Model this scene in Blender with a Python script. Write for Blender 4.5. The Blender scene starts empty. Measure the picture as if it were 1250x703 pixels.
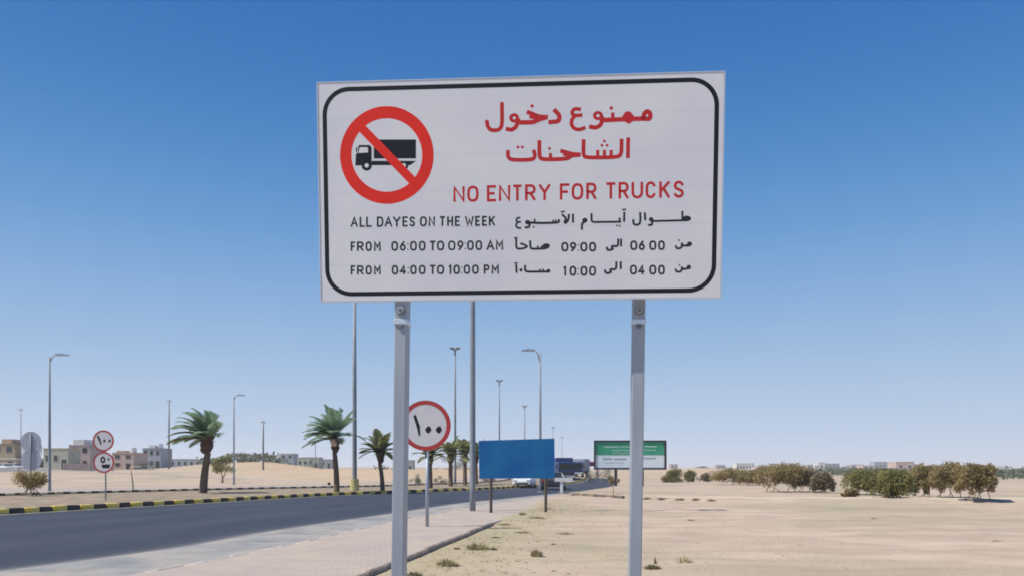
import bpy, bmesh, math, random
import numpy as np
from mathutils import Vector, Matrix, noise
R = math.radians
random.seed(7)
sc = bpy.context.scene
COL = sc.collection
# ------------------------------------------------------------------ camera, sky, sun, exposure
EYE, FPX, CX, CY = 1.45, 950.0, 625.0, 576.0
cam_d = bpy.data.cameras.new("camera"); cam = bpy.data.objects.new("camera", cam_d); COL.objects.link(cam)
cam.location = (0, 0, EYE); cam.rotation_euler = (R(90), 0, 0)
cam_d.sensor_width = 36; cam_d.lens = FPX / 1250 * 36; cam_d.shift_y = (CY - 351.5) / 1250
cam_d.clip_start = 0.05; cam_d.clip_end = 9000
sc.camera = cam
SUN_EL, SUN_AZ = R(56), math.atan2(-0.30, -1.0)          # azimuth as angle from +X
sdir = Vector((math.cos(SUN_AZ) * math.cos(SUN_EL), math.sin(SUN_AZ) * math.cos(SUN_EL), math.sin(SUN_EL)))
world = bpy.data.worlds.new("World"); sc.world = world; world.use_nodes = True
wn = world.node_tree.nodes; wl = world.node_tree.links
bg = wn["Background"]; sky = wn.new("ShaderNodeTexSky"); sky.sky_type = 'NISHITA'
sky.sun_disc = False; sky.sun_elevation = SUN_EL; sky.sun_rotation = math.atan2(sdir.x, sdir.y)
sky.altitude = 300; sky.air_density = 1.0; sky.dust_density = 0.6; sky.ozone_density = 2.2
# clear blue desert sky: the Sky Texture's light, tinted by height above the horizon the same way all round
tc = wn.new("ShaderNodeTexCoord"); sx = wn.new("ShaderNodeSeparateXYZ"); wl.new(tc.outputs["Generated"], sx.inputs[0])
rp = wn.new("ShaderNodeValToRGB"); cr = rp.color_ramp; cr.interpolation = 'B_SPLINE'
def lin_(c): return tuple(((v / 255 + .055) / 1.055) ** 2.4 for v in c) + (1,)
stops = [(0.0, (186, 201, 222)), (.05, (172, 189, 213)), (.15, (142, 173, 207)), (.28, (92, 144, 196)), (.42, (50, 112, 177)), (.56, (36, 95, 162)), (1.0, (24, 74, 132))]
cr.elements[0].position = 0; cr.elements[0].color = lin_(stops[0][1]); cr.elements[1].position = 1; cr.elements[1].color = lin_(stops[-1][1])
for p_, c_ in stops[1:-1]: e_ = cr.elements.new(p_); e_.color = lin_(c_)
wl.new(sx.outputs[2], rp.inputs[0])
gain = wn.new("ShaderNodeVectorMath"); gain.operation = 'SCALE'; gain.inputs[3].default_value = .92 / 0.10; wl.new(rp.outputs[0], gain.inputs[0])
mxw = wn.new("ShaderNodeMixRGB"); mxw.inputs[0].default_value = .96; wl.new(sky.outputs[0], mxw.inputs[1]); wl.new(gain.outputs[0], mxw.inputs[2])
wl.new(mxw.outputs[0], bg.inputs[0]); bg.inputs[1].default_value = 0.10
sun_d = bpy.data.lights.new("sun", 'SUN'); sun_d.energy = 4.1; sun_d.angle = R(0.5); sun_d.color = (1, .945, .86)
sun = bpy.data.objects.new("sun", sun_d); COL.objects.link(sun)
sun.rotation_euler = sdir.to_track_quat('Z', 'Y').to_euler()
vs = sc.view_settings; vs.view_transform = 'Standard'; vs.look = 'None'; vs.gamma = 1; vs.exposure = 0.36
vs.use_curve_mapping = False
sc.cycles.volume_bounces = 1; sc.cycles.filter_width = 1.8

# ------------------------------------------------------------------ materials
def mat(name, c, rough=.8, c2=None, scale=3.0, bump=0.0, bscale=None, metal=0.0, lo=.35, hi=.65, detail=6, spec=.3, stretch=None, c3=None, s3=.3, trans=0):
    m = bpy.data.materials.new(name); m.use_nodes = True
    n = m.node_tree.nodes; l = m.node_tree.links; b = n["Principled BSDF"]
    b.inputs["Base Color"].default_value = (*c, 1); b.inputs["Roughness"].default_value = rough
    b.inputs["Metallic"].default_value = metal; b.inputs["Specular IOR Level"].default_value = spec
    if c2 or bump:
        tc = n.new("ShaderNodeTexCoord"); mp = n.new("ShaderNodeMapping"); l.new(tc.outputs["Object"], mp.inputs[0])
        if stretch: mp.inputs["Scale"].default_value = stretch
    last = None
    if c2:
        t = n.new("ShaderNodeTexNoise"); t.inputs["Scale"].default_value = scale; t.inputs["Detail"].default_value = detail
        r = n.new("ShaderNodeValToRGB"); r.color_ramp.elements[0].position = lo; r.color_ramp.elements[1].position = hi
        r.color_ramp.elements[0].color = (*c, 1); r.color_ramp.elements[1].color = (*c2, 1)
        l.new(mp.outputs[0], t.inputs["Vector"]); l.new(t.outputs[0], r.inputs[0]); last = r.outputs[0]
        if c3:
            t2 = n.new("ShaderNodeTexNoise"); t2.inputs["Scale"].default_value = s3; t2.inputs["Detail"].default_value = 5
            r2 = n.new("ShaderNodeValToRGB"); r2.color_ramp.elements[0].position = .45; r2.color_ramp.elements[1].position = .68
            mx = n.new("ShaderNodeMixRGB"); mx.inputs[2].default_value = (*c3, 1)
            l.new(mp.outputs[0], t2.inputs["Vector"]); l.new(t2.outputs[0], r2.inputs[0]); l.new(r2.outputs[0], mx.inputs[0])
            l.new(last, mx.inputs[1]); last = mx.outputs[0]
        l.new(last, b.inputs["Base Color"])
    if bump:
        t = n.new("ShaderNodeTexNoise"); t.inputs["Scale"].default_value = bscale or scale * 4; t.inputs["Detail"].default_value = 8
        bp = n.new("ShaderNodeBump"); bp.inputs["Strength"].default_value = bump; bp.inputs["Distance"].default_value = .02
        l.new(mp.outputs[0], t.inputs["Vector"]); l.new(t.outputs[0], bp.inputs["Height"]); l.new(bp.outputs[0], b.inputs["Normal"])
    if trans:
        tr = n.new("ShaderNodeBsdfTranslucent"); ms = n.new("ShaderNodeMixShader"); ms.inputs[0].default_value = trans
        if last: l.new(last, tr.inputs[0])
        else: tr.inputs[0].default_value = (*c, 1)
        l.new(b.outputs[0], ms.inputs[1]); l.new(tr.outputs[0], ms.inputs[2]); l.new(ms.outputs[0], n["Material Output"].inputs[0])
    return m
M = {}
M['sand'] = mat('sand', (.455, .355, .268), .95, (.535, .425, .325), .8, .7, 7, c3=(.38, .325, .22), s3=.10)
M['median_soil'] = mat('median_soil', (.20, .155, .115), .95, (.36, .285, .195), 1.2, .5, 8)
M['far_road'] = mat('dusty_road', (.41, .335, .29), .9, (.36, .30, .26), .25, .2, 5)
M['yellow'] = mat('kerb_yellow', (.78, .54, .04), .7, (.66, .55, .24), 2.5, .3, 20)
M['black'] = mat('kerb_black', (.030, .028, .030), .7, (.09, .08, .07), 3, .3, 20)
M['pale'] = mat('kerb_pale', (.46, .39, .28), .8, (.56, .48, .36), 3, .3, 20)
M['concrete'] = mat('concrete', (.40, .36, .32), .85, (.50, .44, .38), 3, .3, 20)
M['galv'] = mat('galvanised_steel', (.32, .36, .415), .5, (.40, .435, .48), 2.2, .06, 40, .25, stretch=(3, 3, .6))
M['galv_dark'] = mat('weathered_steel', (.16, .18, .20), .55, (.24, .25, .27), 6, 0, metal=.3)
M['pole'] = mat('lamp_pole_grey', (.22, .25, .285), .55, (.28, .31, .34), 2)
M['rust'] = mat('brown_post', (.10, .085, .07), .7, (.17, .14, .11), 5)
M['panel'] = mat('sign_white_sheet', (.82, .82, .83), .42, (.75, .75, .79), 1.3, .02, 3, detail=6)
M['edge'] = mat('aluminium_edge', (.70, .74, .78), .35, metal=.5)
M['red'] = mat('sign_red', (.90, .030, .012), .5, (.82, .028, .016), 4)
M['redtext'] = mat('lettering_red', (.62, .026, .03), .5, (.54, .03, .03), 9)
M['ink'] = mat('lettering_black', (.012, .012, .018), .5)
M['ink2'] = mat('small_lettering_black', (.028, .028, .038), .5)
M['signwhite'] = mat('round_sign_white', (.72, .70, .70), .45, (.66, .65, .66), 4)
M['signred'] = mat('round_sign_red', (.50, .05, .05), .5, (.42, .06, .05), 3)
M['blue'] = mat('blue_sheet', (.008, .17, .50), .45, (.016, .25, .52), .9, .02, 2, detail=2)
M['green'] = mat('billboard_green', (.03, .30, .15), .5, (.06, .37, .22), .8)
M['bbwhite'] = mat('billboard_white', (.80, .86, .88), .5, (.72, .82, .85), .8)
M['bbtext'] = mat('billboard_pale_text', (.42, .62, .55), .5)
M['bbtext2'] = mat('billboard_green_text', (.25, .42, .38), .5)
M['frame'] = mat('dark_frame', (.035, .03, .045), .5)
M['trunk'] = mat('palm_trunk', (.12, .085, .06), .95, (.22, .16, .12), 7, .9, 14, stretch=(1, 1, 3))
M['boots'] = mat('palm_boots', (.075, .04, .03), .95, (.16, .09, .06), 8, .9, 14)
M['frond'] = mat('palm_frond', (.22, .33, .21), .6, (.38, .50, .33), 1.6, trans=.45)
M['frond_olive'] = mat('palm_frond_olive', (.22, .245, .11), .6, (.34, .36, .18), 1.6, trans=.45)
M['frond_dry'] = mat('palm_frond_dry', (.20, .13, .08), .8, (.30, .21, .13), 3)
M['leaf_olive'] = mat('leaf_olive', (.27, .215, .10), .8, (.44, .355, .18), .9, trans=.45)
M['leaf_green'] = mat('leaf_green', (.21, .20, .075), .8, (.34, .32, .13), .9, trans=.45)
M['leaf_dark'] = mat('leaf_dark', (.12, .14, .10), .8, (.17, .19, .13), .5, trans=.35)
M['leaf_gold'] = mat('leaf_gold', (.30, .22, .08), .85, (.42, .33, .16), 2, trans=.3)
M['leaf_brown'] = mat('leaf_brown', (.22, .18, .12), .85, (.34, .28, .19), 2, trans=.4)
M['tuft'] = mat('dry_tuft', (.32, .28, .15), .9, (.46, .40, .24), 4, trans=.2)
M['tuft_dark'] = mat('dark_tuft', (.17, .145, .09), .9, (.27, .23, .14), 4, trans=.2)
M['bark'] = mat('bark', (.30, .24, .17), .9, (.44, .36, .26), 5, .4, 15)
M['stone'] = mat('stone', (.30, .24, .18), .9, (.48, .39, .29), 4, .3, 20)
M['tyre'] = mat('tyre', (.02, .02, .02), .85)
M['glass'] = mat('window_glass', (.02, .028, .035), .12, spec=.6)
M['carwhite'] = mat('white_paint', (.72, .73, .74), .3)
M['carblue'] = mat('lorry_blue', (.02, .05, .16), .35)
M['cardark'] = mat('dark_paint', (.045, .05, .06), .3)
M['lamp'] = mat('lens', (.55, .55, .5), .2)
M['tail'] = mat('tail_lens', (.3, .02, .02), .3)
M['maroon'] = mat('canopy_maroon', (.12, .03, .06), .6)
M['pinkpost'] = mat('pink_column', (.50, .30, .36), .6)
M['rim'] = mat('rim', (.4, .4, .42), .35, metal=.6)
M['dark'] = mat('dark_opening', (.03, .03, .035), .5)
WALLS = {k: mat('wall_' + k, c, .9, tuple(v * .86 for v in c), .5, .1, 4) for k, c in dict(
    beige=(.46, .37, .27), brown=(.34, .27, .18), pink=(.55, .42, .37), white=(.68, .66, .64), grey=(.36, .36, .37),
    mauve=(.44, .36, .35), cream=(.55, .49, .34), ochre=(.50, .35, .24), bluegrey=(.36, .40, .45), green=(.42, .44, .36), khaki=(.27, .23, .16)).items()}

# ------------------------------------------------------------------ helpers
def tag(o, label=None, cat=None, group=None, kind=None):
    if label: o['label'] = label
    if cat: o['category'] = cat
    if group: o['group'] = group
    if kind: o['kind'] = kind
    return o
def meshobj(name, verts, faces, m, parent=None, smooth=False, mw=None):
    me = bpy.data.meshes.new(name); me.from_pydata([tuple(v) for v in verts], [], faces); me.update()
    for x in (m if isinstance(m, (list, tuple)) else [m]): me.materials.append(x)
    if smooth: me.polygons.foreach_set('use_smooth', [True] * len(me.polygons))
    o = bpy.data.objects.new(name, me); COL.objects.link(o)
    if parent: o.parent = parent
    if mw is not None: o.matrix_local = mw
    return o
def empty(name, loc, rz=0, **k):
    o = bpy.data.objects.new(name, None); COL.objects.link(o); o.location = loc; o.rotation_euler = (0, 0, rz)
    o.empty_display_size = .1
    tag(o, **k); return o
class G:
    "collects shapes in one mesh"
    def __init__(s): s.v = []; s.f = []
    def add(s, vs, fs):
        k = len(s.v); s.v += [Vector(v) for v in vs]; s.f += [tuple(i + k for i in f) for f in fs]; return s
    def box(s, x0, x1, y0, y1, z0, z1):
        return s.add([(x0, y0, z0), (x1, y0, z0), (x1, y1, z0), (x0, y1, z0), (x0, y0, z1), (x1, y0, z1), (x1, y1, z1), (x0, y1, z1)],
                     [(0, 3, 2, 1), (4, 5, 6, 7), (0, 1, 5, 4), (1, 2, 6, 5), (2, 3, 7, 6), (3, 0, 4, 7)])
    def bbox(s, x0, x1, y0, y1, z0, z1, b=.01):
        "box with chamfered edges"
        bm = bmesh.new(); bmesh.ops.create_cube(bm, size=1)
        for v in bm.verts: v.co = Vector(((x0 + x1) / 2 + v.co.x * (x1 - x0), (y0 + y1) / 2 + v.co.y * (y1 - y0), (z0 + z1) / 2 + v.co.z * (z1 - z0)))
        bmesh.ops.bevel(bm, geom=bm.edges[:], offset=b, segments=1, affect='EDGES', clamp_overlap=True)
        bm.verts.index_update(); s.add([v.co.copy() for v in bm.verts], [tuple(v.index for v in f.verts) for f in bm.faces]); bm.free(); return s
    def tube(s, pts, rad, n=10, cap=True):
        pts = [Vector(p) for p in pts]; rad = rad if isinstance(rad, (list, tuple)) else [rad] * len(pts)
        k = len(s.v); up = None
        for i, p in enumerate(pts):
            d = (pts[min(i + 1, len(pts) - 1)] - pts[max(i - 1, 0)]).normalized()
            if up is None: up = Vector((1, 0, 0)) if abs(d.x) < .9 else Vector((0, 1, 0))
            a = d.cross(up).normalized(); b = d.cross(a); up = -b if False else up
            for j in range(n):
                t = 2 * math.pi * j / n; s.v.append(p + (a * math.cos(t) + b * math.sin(t)) * rad[i])
        for i in range(len(pts) - 1):
            for j in range(n):
                j2 = (j + 1) % n; s.f.append((k + i * n + j, k + i * n + j2, k + (i + 1) * n + j2, k + (i + 1) * n + j))
        if cap:
            s.f.append(tuple(k + j for j in range(n))[::-1]); e = k + (len(pts) - 1) * n; s.f.append(tuple(e + j for j in range(n)))
        return s
    def prism(s, poly, y0, y1, sc1=1):
        "polygon in x,z extruded along y"
        n = len(poly); k = len(s.v)
        for y in (y0, y1): s.v += [Vector((p[0], y, p[1])) for p in poly]
        s.f.append(tuple(k + i for i in range(n))); s.f.append(tuple(k + n + i for i in range(n))[::-1])
        for i in range(n): j = (i + 1) % n; s.f.append((k + i, k + n + i, k + n + j, k + j))
        return s
    def obj(s, name, m, parent=None, smooth=False): return meshobj(name, s.v, s.f, m, parent, smooth)
def smoothstep(a, b, x):
    t = np.clip((x - a) / (b - a), 0, 1); return t * t * (3 - 2 * t)

# ------------------------------------------------------------------ terrain height
def seg_dist(x, y, pl):
    d = np.full(np.shape(x), 1e9)
    for (a, b) in zip(pl[:-1], pl[1:]):
        ax, ay = a; bx, by = b; dx, dy = bx - ax, by - ay
        t = np.clip(((x - ax) * dx + (y - ay) * dy) / (dx * dx + dy * dy), 0, 1)
        d = np.minimum(d, np.hypot(x - ax - t * dx, y - ay - t * dy))
    return d
BANK = [(-75, 205), (-35, 150), (-16, 122), (-2, 128)]
EDGE = [(-2.3, 2), (-2.2, 9), (-2.0, 10.9), (-1.7, 12.9), (-1.5, 14.65), (-1.1, 17.2), (-.67, 20.3), (.4, 26.5), (1.6, 38), (3.3, 46)]   # right edge of pavement
def height(x, y):
    x = np.asarray(x, float); y = np.asarray(y, float)
    r = np.maximum(y, 0)
    z = .0068 * np.maximum(r - 150, 0) * smoothstep(130, 420, r)
    z = z * (1 - .5 * smoothstep(1800, 6000, r))
    z = z + 2.0 * smoothstep(100, 175, r) * smoothstep(-30, -62, x * 1.0)
    z = z + 1.9 * np.exp(-(seg_dist(x, y, BANK) / 13) ** 2)
    z = z + 2.5 * np.exp(-(((x - 52) / 26) ** 2 + ((y - 215) / 50) ** 2))
    z = z + .55 * np.exp(-(((x - 42) / 16) ** 2 + ((y - 78) / 16) ** 2))
    # soft hollows in the sand right of the pavement
    ex = np.interp(y, [p[1] for p in EDGE], [p[0] for p in EDGE])
    m = smoothstep(.3, 2.2, x - ex) * smoothstep(75, 45, y) * smoothstep(-2, 4, y)
    w = .028 * np.sin(x * 1.7 + .6 * np.sin(y * .9)) * np.sin(y * 1.3 + x * .4) + .016 * np.sin(x * 3.1 + y * 1.1) * np.sin(y * 2.6 - x)
    z = z + m * (w - .01)
    z = z + .078 * smoothstep(19.5, 23.5, y) * smoothstep(50, 44, y) * smoothstep(4.5, .6, x - ex) * smoothstep(-.9, -.2, x - ex)
    # earth ridge along the side track
    z = z + .17 * np.exp(-(np.abs(y - np.interp(x, [6, 10, 16, 26, 60], [42.5, 38.6, 38.0, 37.5, 36])) / .42) ** 3) * smoothstep(6.5, 9, x)
    return z
def gz(x, y): return float(height(x, y))
def ray(px, py): return Vector(((px - CX) / FPX, 1, (CY - py) / FPX))
def place(px, py):
    "ground point seen at a photo pixel"
    d = ray(px, py); t = 5.0; st = .5
    while t < 3000:
        p = d * t
        if EYE + p.z < gz(p.x, p.y): break
        t += st; st = max(.05, t * .004)
    lo, hi = t - st, t
    for _ in range(20):
        m = (lo + hi) / 2; p = d * m
        if EYE + p.z < gz(p.x, p.y): hi = m
        else: lo = m
    p = d * hi; return Vector((p.x, p.y, gz(p.x, p.y)))
def at(px, D):
    x = (px - CX) / FPX * D; return Vector((x, D, gz(x, D)))
def zof(py, D): return EYE + (CY - py) / FPX * D
def flat(px, py, z=0):
    d = ray(px, py); t = (z - EYE) / d.z; return Vector((d.x * t, t, z))

# ground sheet
def spaced(lims):
    out = []
    for a, b, s0, s1 in lims:
        v = a; 
        n = max(2, int(abs(b - a) / ((s0 + s1) / 2))); 
        for i in range(n):
            t = i / n; out.append(a + (b - a) * ((s0 * t + (s1 - s0) * t * t / 2) / ((s0 + s1) / 2)))
    out.append(lims[-1][1]); return np.array(out)
ys = spaced([(-300, -5, 30, 2), (-5, 48, .35, .35), (48, 130, .6, 2), (130, 600, 3, 14), (600, 3600, 20, 260)])
xp = spaced([(0, 24, .35, .35), (24, 130, .6, 4), (130, 700, 5, 25), (700, 3200, 30, 300)])
xs = np.concatenate([-xp[:0:-1], xp])
XX, YY = np.meshgrid(xs, ys); ZZ = height(XX, YY)
nx, ny = len(xs), len(ys)
me = bpy.data.meshes.new('ground')
vv = np.stack([XX.ravel(), YY.ravel(), ZZ.ravel()], 1)
ii = (np.arange(ny - 1)[:, None] * nx + np.arange(nx - 1)[None]).ravel()
ff = np.stack([ii, ii + 1, ii + 1 + nx, ii + nx], 1)
me.vertices.add(len(vv)); me.vertices.foreach_set('co', vv.ravel())
me.loops.add(len(ff) * 4); me.loops.foreach_set('vertex_index', ff.ravel())
me.polygons.add(len(ff)); me.polygons.foreach_set('loop_start', np.arange(len(ff)) * 4); me.polygons.foreach_set('loop_total', np.full(len(ff), 4))
me.update(calc_edges=True); me.polygons.foreach_set('use_smooth', np.ones(len(ff), bool)); me.materials.append(M['sand'])
oc = me.attributes.new('ochre', 'FLOAT', 'POINT')
ov = np.exp(-(seg_dist(vv[:, 0], vv[:, 1], BANK) / 15) ** 2) + .55 * np.exp(-(((vv[:, 0] - 52) / 34) ** 2 + ((vv[:, 1] - 215) / 70) ** 2))
oc.data.foreach_set('value', np.clip(ov, 0, 1).astype(np.float32))
wd_ = me.attributes.new('weedy', 'FLOAT', 'POINT'); _ex = np.interp(vv[:, 1], [p[1] for p in EDGE], [p[0] for p in EDGE])
wd_.data.foreach_set('value', (.65 * smoothstep(2.6, .2, vv[:, 0] - _ex) * (vv[:, 0] > _ex - 1) * smoothstep(46, 24, vv[:, 1])).astype(np.float32))
_n = M['sand'].node_tree.nodes; _l = M['sand'].node_tree.links; _b = _n["Principled BSDF"]; _s = _b.inputs["Base Color"].links[0].from_socket
_tc = _n.new("ShaderNodeTexCoord"); _mp = _n.new("ShaderNodeMapping"); _mp.inputs["Scale"].default_value = (.16, 1.1, 1); _mp.inputs["Rotation"].default_value = (0, 0, R(7))
_t = _n.new("ShaderNodeTexNoise"); _t.inputs["Scale"].default_value = .9; _t.inputs["Detail"].default_value = 7; _r = _n.new("ShaderNodeValToRGB")
_r.color_ramp.elements[0].position = .38; _r.color_ramp.elements[0].color = (.80, .79, .77, 1); _r.color_ramp.elements[1].position = .62; _r.color_ramp.elements[1].color = (1.06, 1.05, 1.03, 1)
_t2 = _n.new("ShaderNodeTexNoise"); _t2.inputs["Scale"].default_value = 14; _t2.inputs["Detail"].default_value = 6; _r2 = _n.new("ShaderNodeValToRGB")
_r2.color_ramp.elements[0].position = .30; _r2.color_ramp.elements[0].color = (.72, .71, .70, 1); _r2.color_ramp.elements[1].position = .55; _r2.color_ramp.elements[1].color = (1, 1, 1, 1)
_l.new(_tc.outputs["Object"], _mp.inputs[0]); _l.new(_mp.outputs[0], _t.inputs["Vector"]); _l.new(_t.outputs[0], _r.inputs[0]); _l.new(_tc.outputs["Object"], _t2.inputs["Vector"]); _l.new(_t2.outputs[0], _r2.inputs[0])
for _q in (_r, _r2):
    _x = _n.new("ShaderNodeMixRGB"); _x.blend_type = 'MULTIPLY'; _x.inputs[0].default_value = .6; _l.new(_s, _x.inputs[1]); _l.new(_q.outputs[0], _x.inputs[2]); _s = _x.outputs[0]
_g = _n.new("ShaderNodeAttribute"); _g.attribute_name = 'weedy'; _gm = _n.new("ShaderNodeMixRGB"); _gm.inputs[2].default_value = (.36, .31, .185, 1)
_gx = _n.new("ShaderNodeMath"); _gx.operation = 'MULTIPLY'; _l.new(_g.outputs["Fac"], _gx.inputs[0]); _l.new(_r.outputs[0], _gx.inputs[1]); _l.new(_gx.outputs[0], _gm.inputs[0]); _l.new(_s, _gm.inputs[1]); _s = _gm.outputs[0]
_a = _n.new("ShaderNodeAttribute"); _a.attribute_name = 'ochre'; _m = _n.new("ShaderNodeMixRGB"); _m.inputs[2].default_value = (.47, .345, .22, 1)
_l.new(_a.outputs["Fac"], _m.inputs[0]); _l.new(_s, _m.inputs[1]); _l.new(_m.outputs[0], _b.inputs["Base Color"])
ground = bpy.data.objects.new('ground', me); COL.objects.link(ground); tag(ground, kind='structure')

# ------------------------------------------------------------------ road surfaces
def catmull(pts, step=1.0):
    pts = [Vector((p[0], p[1], 0)) for p in pts]; P = [2 * pts[0] - pts[1]] + pts + [2 * pts[-1] - pts[-2]]; out = []
    for i in range(1, len(P) - 2):
        a, b, c, d = P[i - 1:i + 3]; n = max(1, int((c - b).length / step))
        for k in range(n):
            t = k / n; out.append(.5 * ((2 * b) + (c - a) * t + (2 * a - 5 * b + 4 * c - d) * t * t + (3 * b - a - 3 * c + d) * t ** 3))
    out.append(pts[-1]); return out
def resample(pl, n):
    L = [0]
    for a, b in zip(pl[:-1], pl[1:]): L.append(L[-1] + (b - a).length)
    t = np.linspace(0, L[-1], n); return np.stack([np.interp(t, L, [p.x for p in pl]), np.interp(t, L, [p.y for p in pl])], 1)
def strip(name, left, right, m, dz, n=160, cols=4, skirt=0, level=False, **k):
    A = resample(left, n); B = resample(right, n); v = []; f = []
    for i in range(n):
        for j in range(cols + 1):
            p = A[i] + (B[i] - A[i]) * j / cols; v.append((p[0], p[1], (0 if level else gz(p[0], p[1])) + dz))
    for i in range(n - 1):
        for j in range(cols):
            q = i * (cols + 1) + j; f.append((q, q + 1, q + cols + 2, q + cols + 1))
    if skirt:
        for col in (0, cols):
            b0 = len(v)
            for i in range(n): x, y, z = v[i * (cols + 1) + col]; v.append((x, y, z - skirt))
            for i in range(n - 1): q = i * (cols + 1) + col; f.append((q, q + cols + 1, b0 + i + 1, b0 + i))
    o = meshobj(name, v, f, m); tag(o, kind='structure', **k); return o
KERB_N = catmull([(-23.5, -10), (-22.5, 4), (-20.5, 14), (-18.3, 22), (-17.2, 26.5), (-16.6, 29), (-15.7, 31.8), (-15.0, 34), (-14.2, 36.5), (-13.4, 39.5), (-12.4, 43), (-11.1, 47), (-9.7, 50), (-8.0, 53), (-6.1, 56), (-4.0, 59.5), (-1.7, 64.5), (1.1, 72.5), (3.6, 82), (7.6, 98), (12, 125), (15, 165)])
KERB_F = catmull([(-41, 4), (-36, 25), (-30.5, 40), (-28.2, 45), (-26.2, 50), (-24, 54.5), (-21.9, 58.5), (-19.6, 62), (-16, 66.5), (-11.8, 73), (-8.6, 83), (-4.5, 95), (-.2, 110), (3.6, 128), (8, 165)])
ROAD_R = catmull([(-9.5, -10), (-9, 2), (-8.0, 9), (-7.4, 11.3), (-6.7, 13.4), (-6.25, 15.1), (-6.0, 17.9), (-5.2, 22), (-4.1, 27), (-2.2, 36.3), (-.7, 40.5), (1.0, 46), (3.3, 53), (6.5, 64), (11, 84), (16, 125), (19.5, 165)])
SHOULD = catmull([(-6.8, -10), (-6.2, 2), (-5.4, 9), (-4.8, 11.6), (-4.4, 13.8), (-4.1, 15.65), (-3.75, 18.6), (-3.5, 20.1), (-2.4, 26.5), (-.5, 35.3), (1.9, 44.5), (4.0, 52.3), (4.4, 53.2)])
PAVE_R = catmull([(-2.8, -10), (-2.5, 2), (-2.2, 9), (-2.0, 10.9), (-1.7, 12.9), (-1.45, 14.8), (-1.1, 17.2), (-.67, 20.3), (.4, 26.5), (1.9, 38), (3.4, 46), (4.5, 52.6)])

def road_mat():
    m = mat('asphalt', (.030, .038, .058), .8, (.042, .049, .070), .5, .35, 60, spec=.35, stretch=(1, .25, 1))
    n = m.node_tree.nodes; l = m.node_tree.links; b = n["Principled BSDF"]
    src = b.inputs["Base Color"].links[0].from_socket
    at_ = n.new("ShaderNodeAttribute"); at_.attribute_name = 'dust'
    t = n.new("ShaderNodeTexNoise"); t.inputs["Scale"].default_value = 1.3; t.inputs["Detail"].default_value = 8
    a = n.new("ShaderNodeMath"); a.operation = 'MULTIPLY_ADD'; a.inputs[1].default_value = .9; a.inputs[2].default_value = -.45
    s = n.new("ShaderNodeMath"); s.operation = 'ADD'; s.use_clamp = True
    mx = n.new("ShaderNodeMixRGB"); mx.inputs[2].default_value = (.40, .36, .32, 1)
    l.new(t.outputs[0], a.inputs[0]); l.new(a.outputs[0], s.inputs[1]); l.new(at_.outputs["Fac"], s.inputs[0])
    mu = n.new("ShaderNodeMath"); mu.operation = 'MULTIPLY'; l.new(s.outputs[0], mu.inputs[0]); l.new(at_.outputs["Fac"], mu.inputs[1])
    l.new(mu.outputs[0], mx.inputs[0]); l.new(src, mx.inputs[1]); l.new(mx.outputs[0], b.inputs["Base Color"])
    return m
def offs(pl, d):
    out = []
    for i, p in enumerate(pl):
        t = (pl[min(i + 1, len(pl) - 1)] - pl[max(i - 1, 0)]).normalized(); out.append(p + Vector((t.y, -t.x, 0)) * d)
    return out
strip('edge_line', offs(KERB_N, .22), offs(KERB_N, .42), mat('worn_edge_line', (.50, .46, .38), .8, (.26, .25, .24), 3, .1, 20, lo=.45, hi=.7), .030, n=400, cols=1)
road = strip('road', KERB_N, ROAD_R, road_mat(), .016, n=220, cols=40)
dust = road.data.attributes.new('dust', 'FLOAT', 'POINT'); W_ = 41
dv = []
for i in range(len(road.data.vertices)):
    u = (i % W_) / 40; dv.append(.9 * max(0, 1 - u / .07) ** 1.2 + .75 * max(0, (u - .955) / .045))
dust.data.foreach_set('value', dv)
lane = road.data.attributes.new('lane', 'FLOAT', 'POINT'); lane.data.foreach_set('value', [max(0, math.cos(2 * math.pi * (i % W_) / 40 * 4.0 + .6)) * .28 for i in range(len(road.data.vertices))])
_n = road.data.materials[0].node_tree.nodes; _l = road.data.materials[0].node_tree.links; _b = _n["Principled BSDF"]; _s = _b.inputs["Base Color"].links[0].from_socket
_a = _n.new("ShaderNodeAttribute"); _a.attribute_name = 'lane'; _t = _n.new("ShaderNodeTexNoise"); _t.inputs["Scale"].default_value = .35; _t.inputs["Detail"].default_value = 8
_x = _n.new("ShaderNodeMath"); _x.operation = 'MULTIPLY'; _m = _n.new("ShaderNodeMixRGB"); _m.inputs[2].default_value = (.105, .11, .12, 1)
_tc = _n.new("ShaderNodeTexCoord"); _l.new(_tc.outputs["Object"], _t.inputs["Vector"]); _l.new(_a.outputs["Fac"], _x.inputs[0]); _l.new(_t.outputs[0], _x.inputs[1]); _l.new(_x.outputs[0], _m.inputs[0]); _l.new(_s, _m.inputs[1]); _l.new(_m.outputs[0], _b.inputs["Base Color"])
M['shoulder'] = mat('dusty_shoulder', (.23, .235, .235), .9, (.30, .295, .285), .9, .3, 40, c3=(.38, .335, .29), s3=.6)
M['paving'] = mat('pink_paving', (.45, .365, .315), .9, (.42, .36, .32), .7, 0, c3=(.46, .385, .32), s3=.5)
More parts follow.
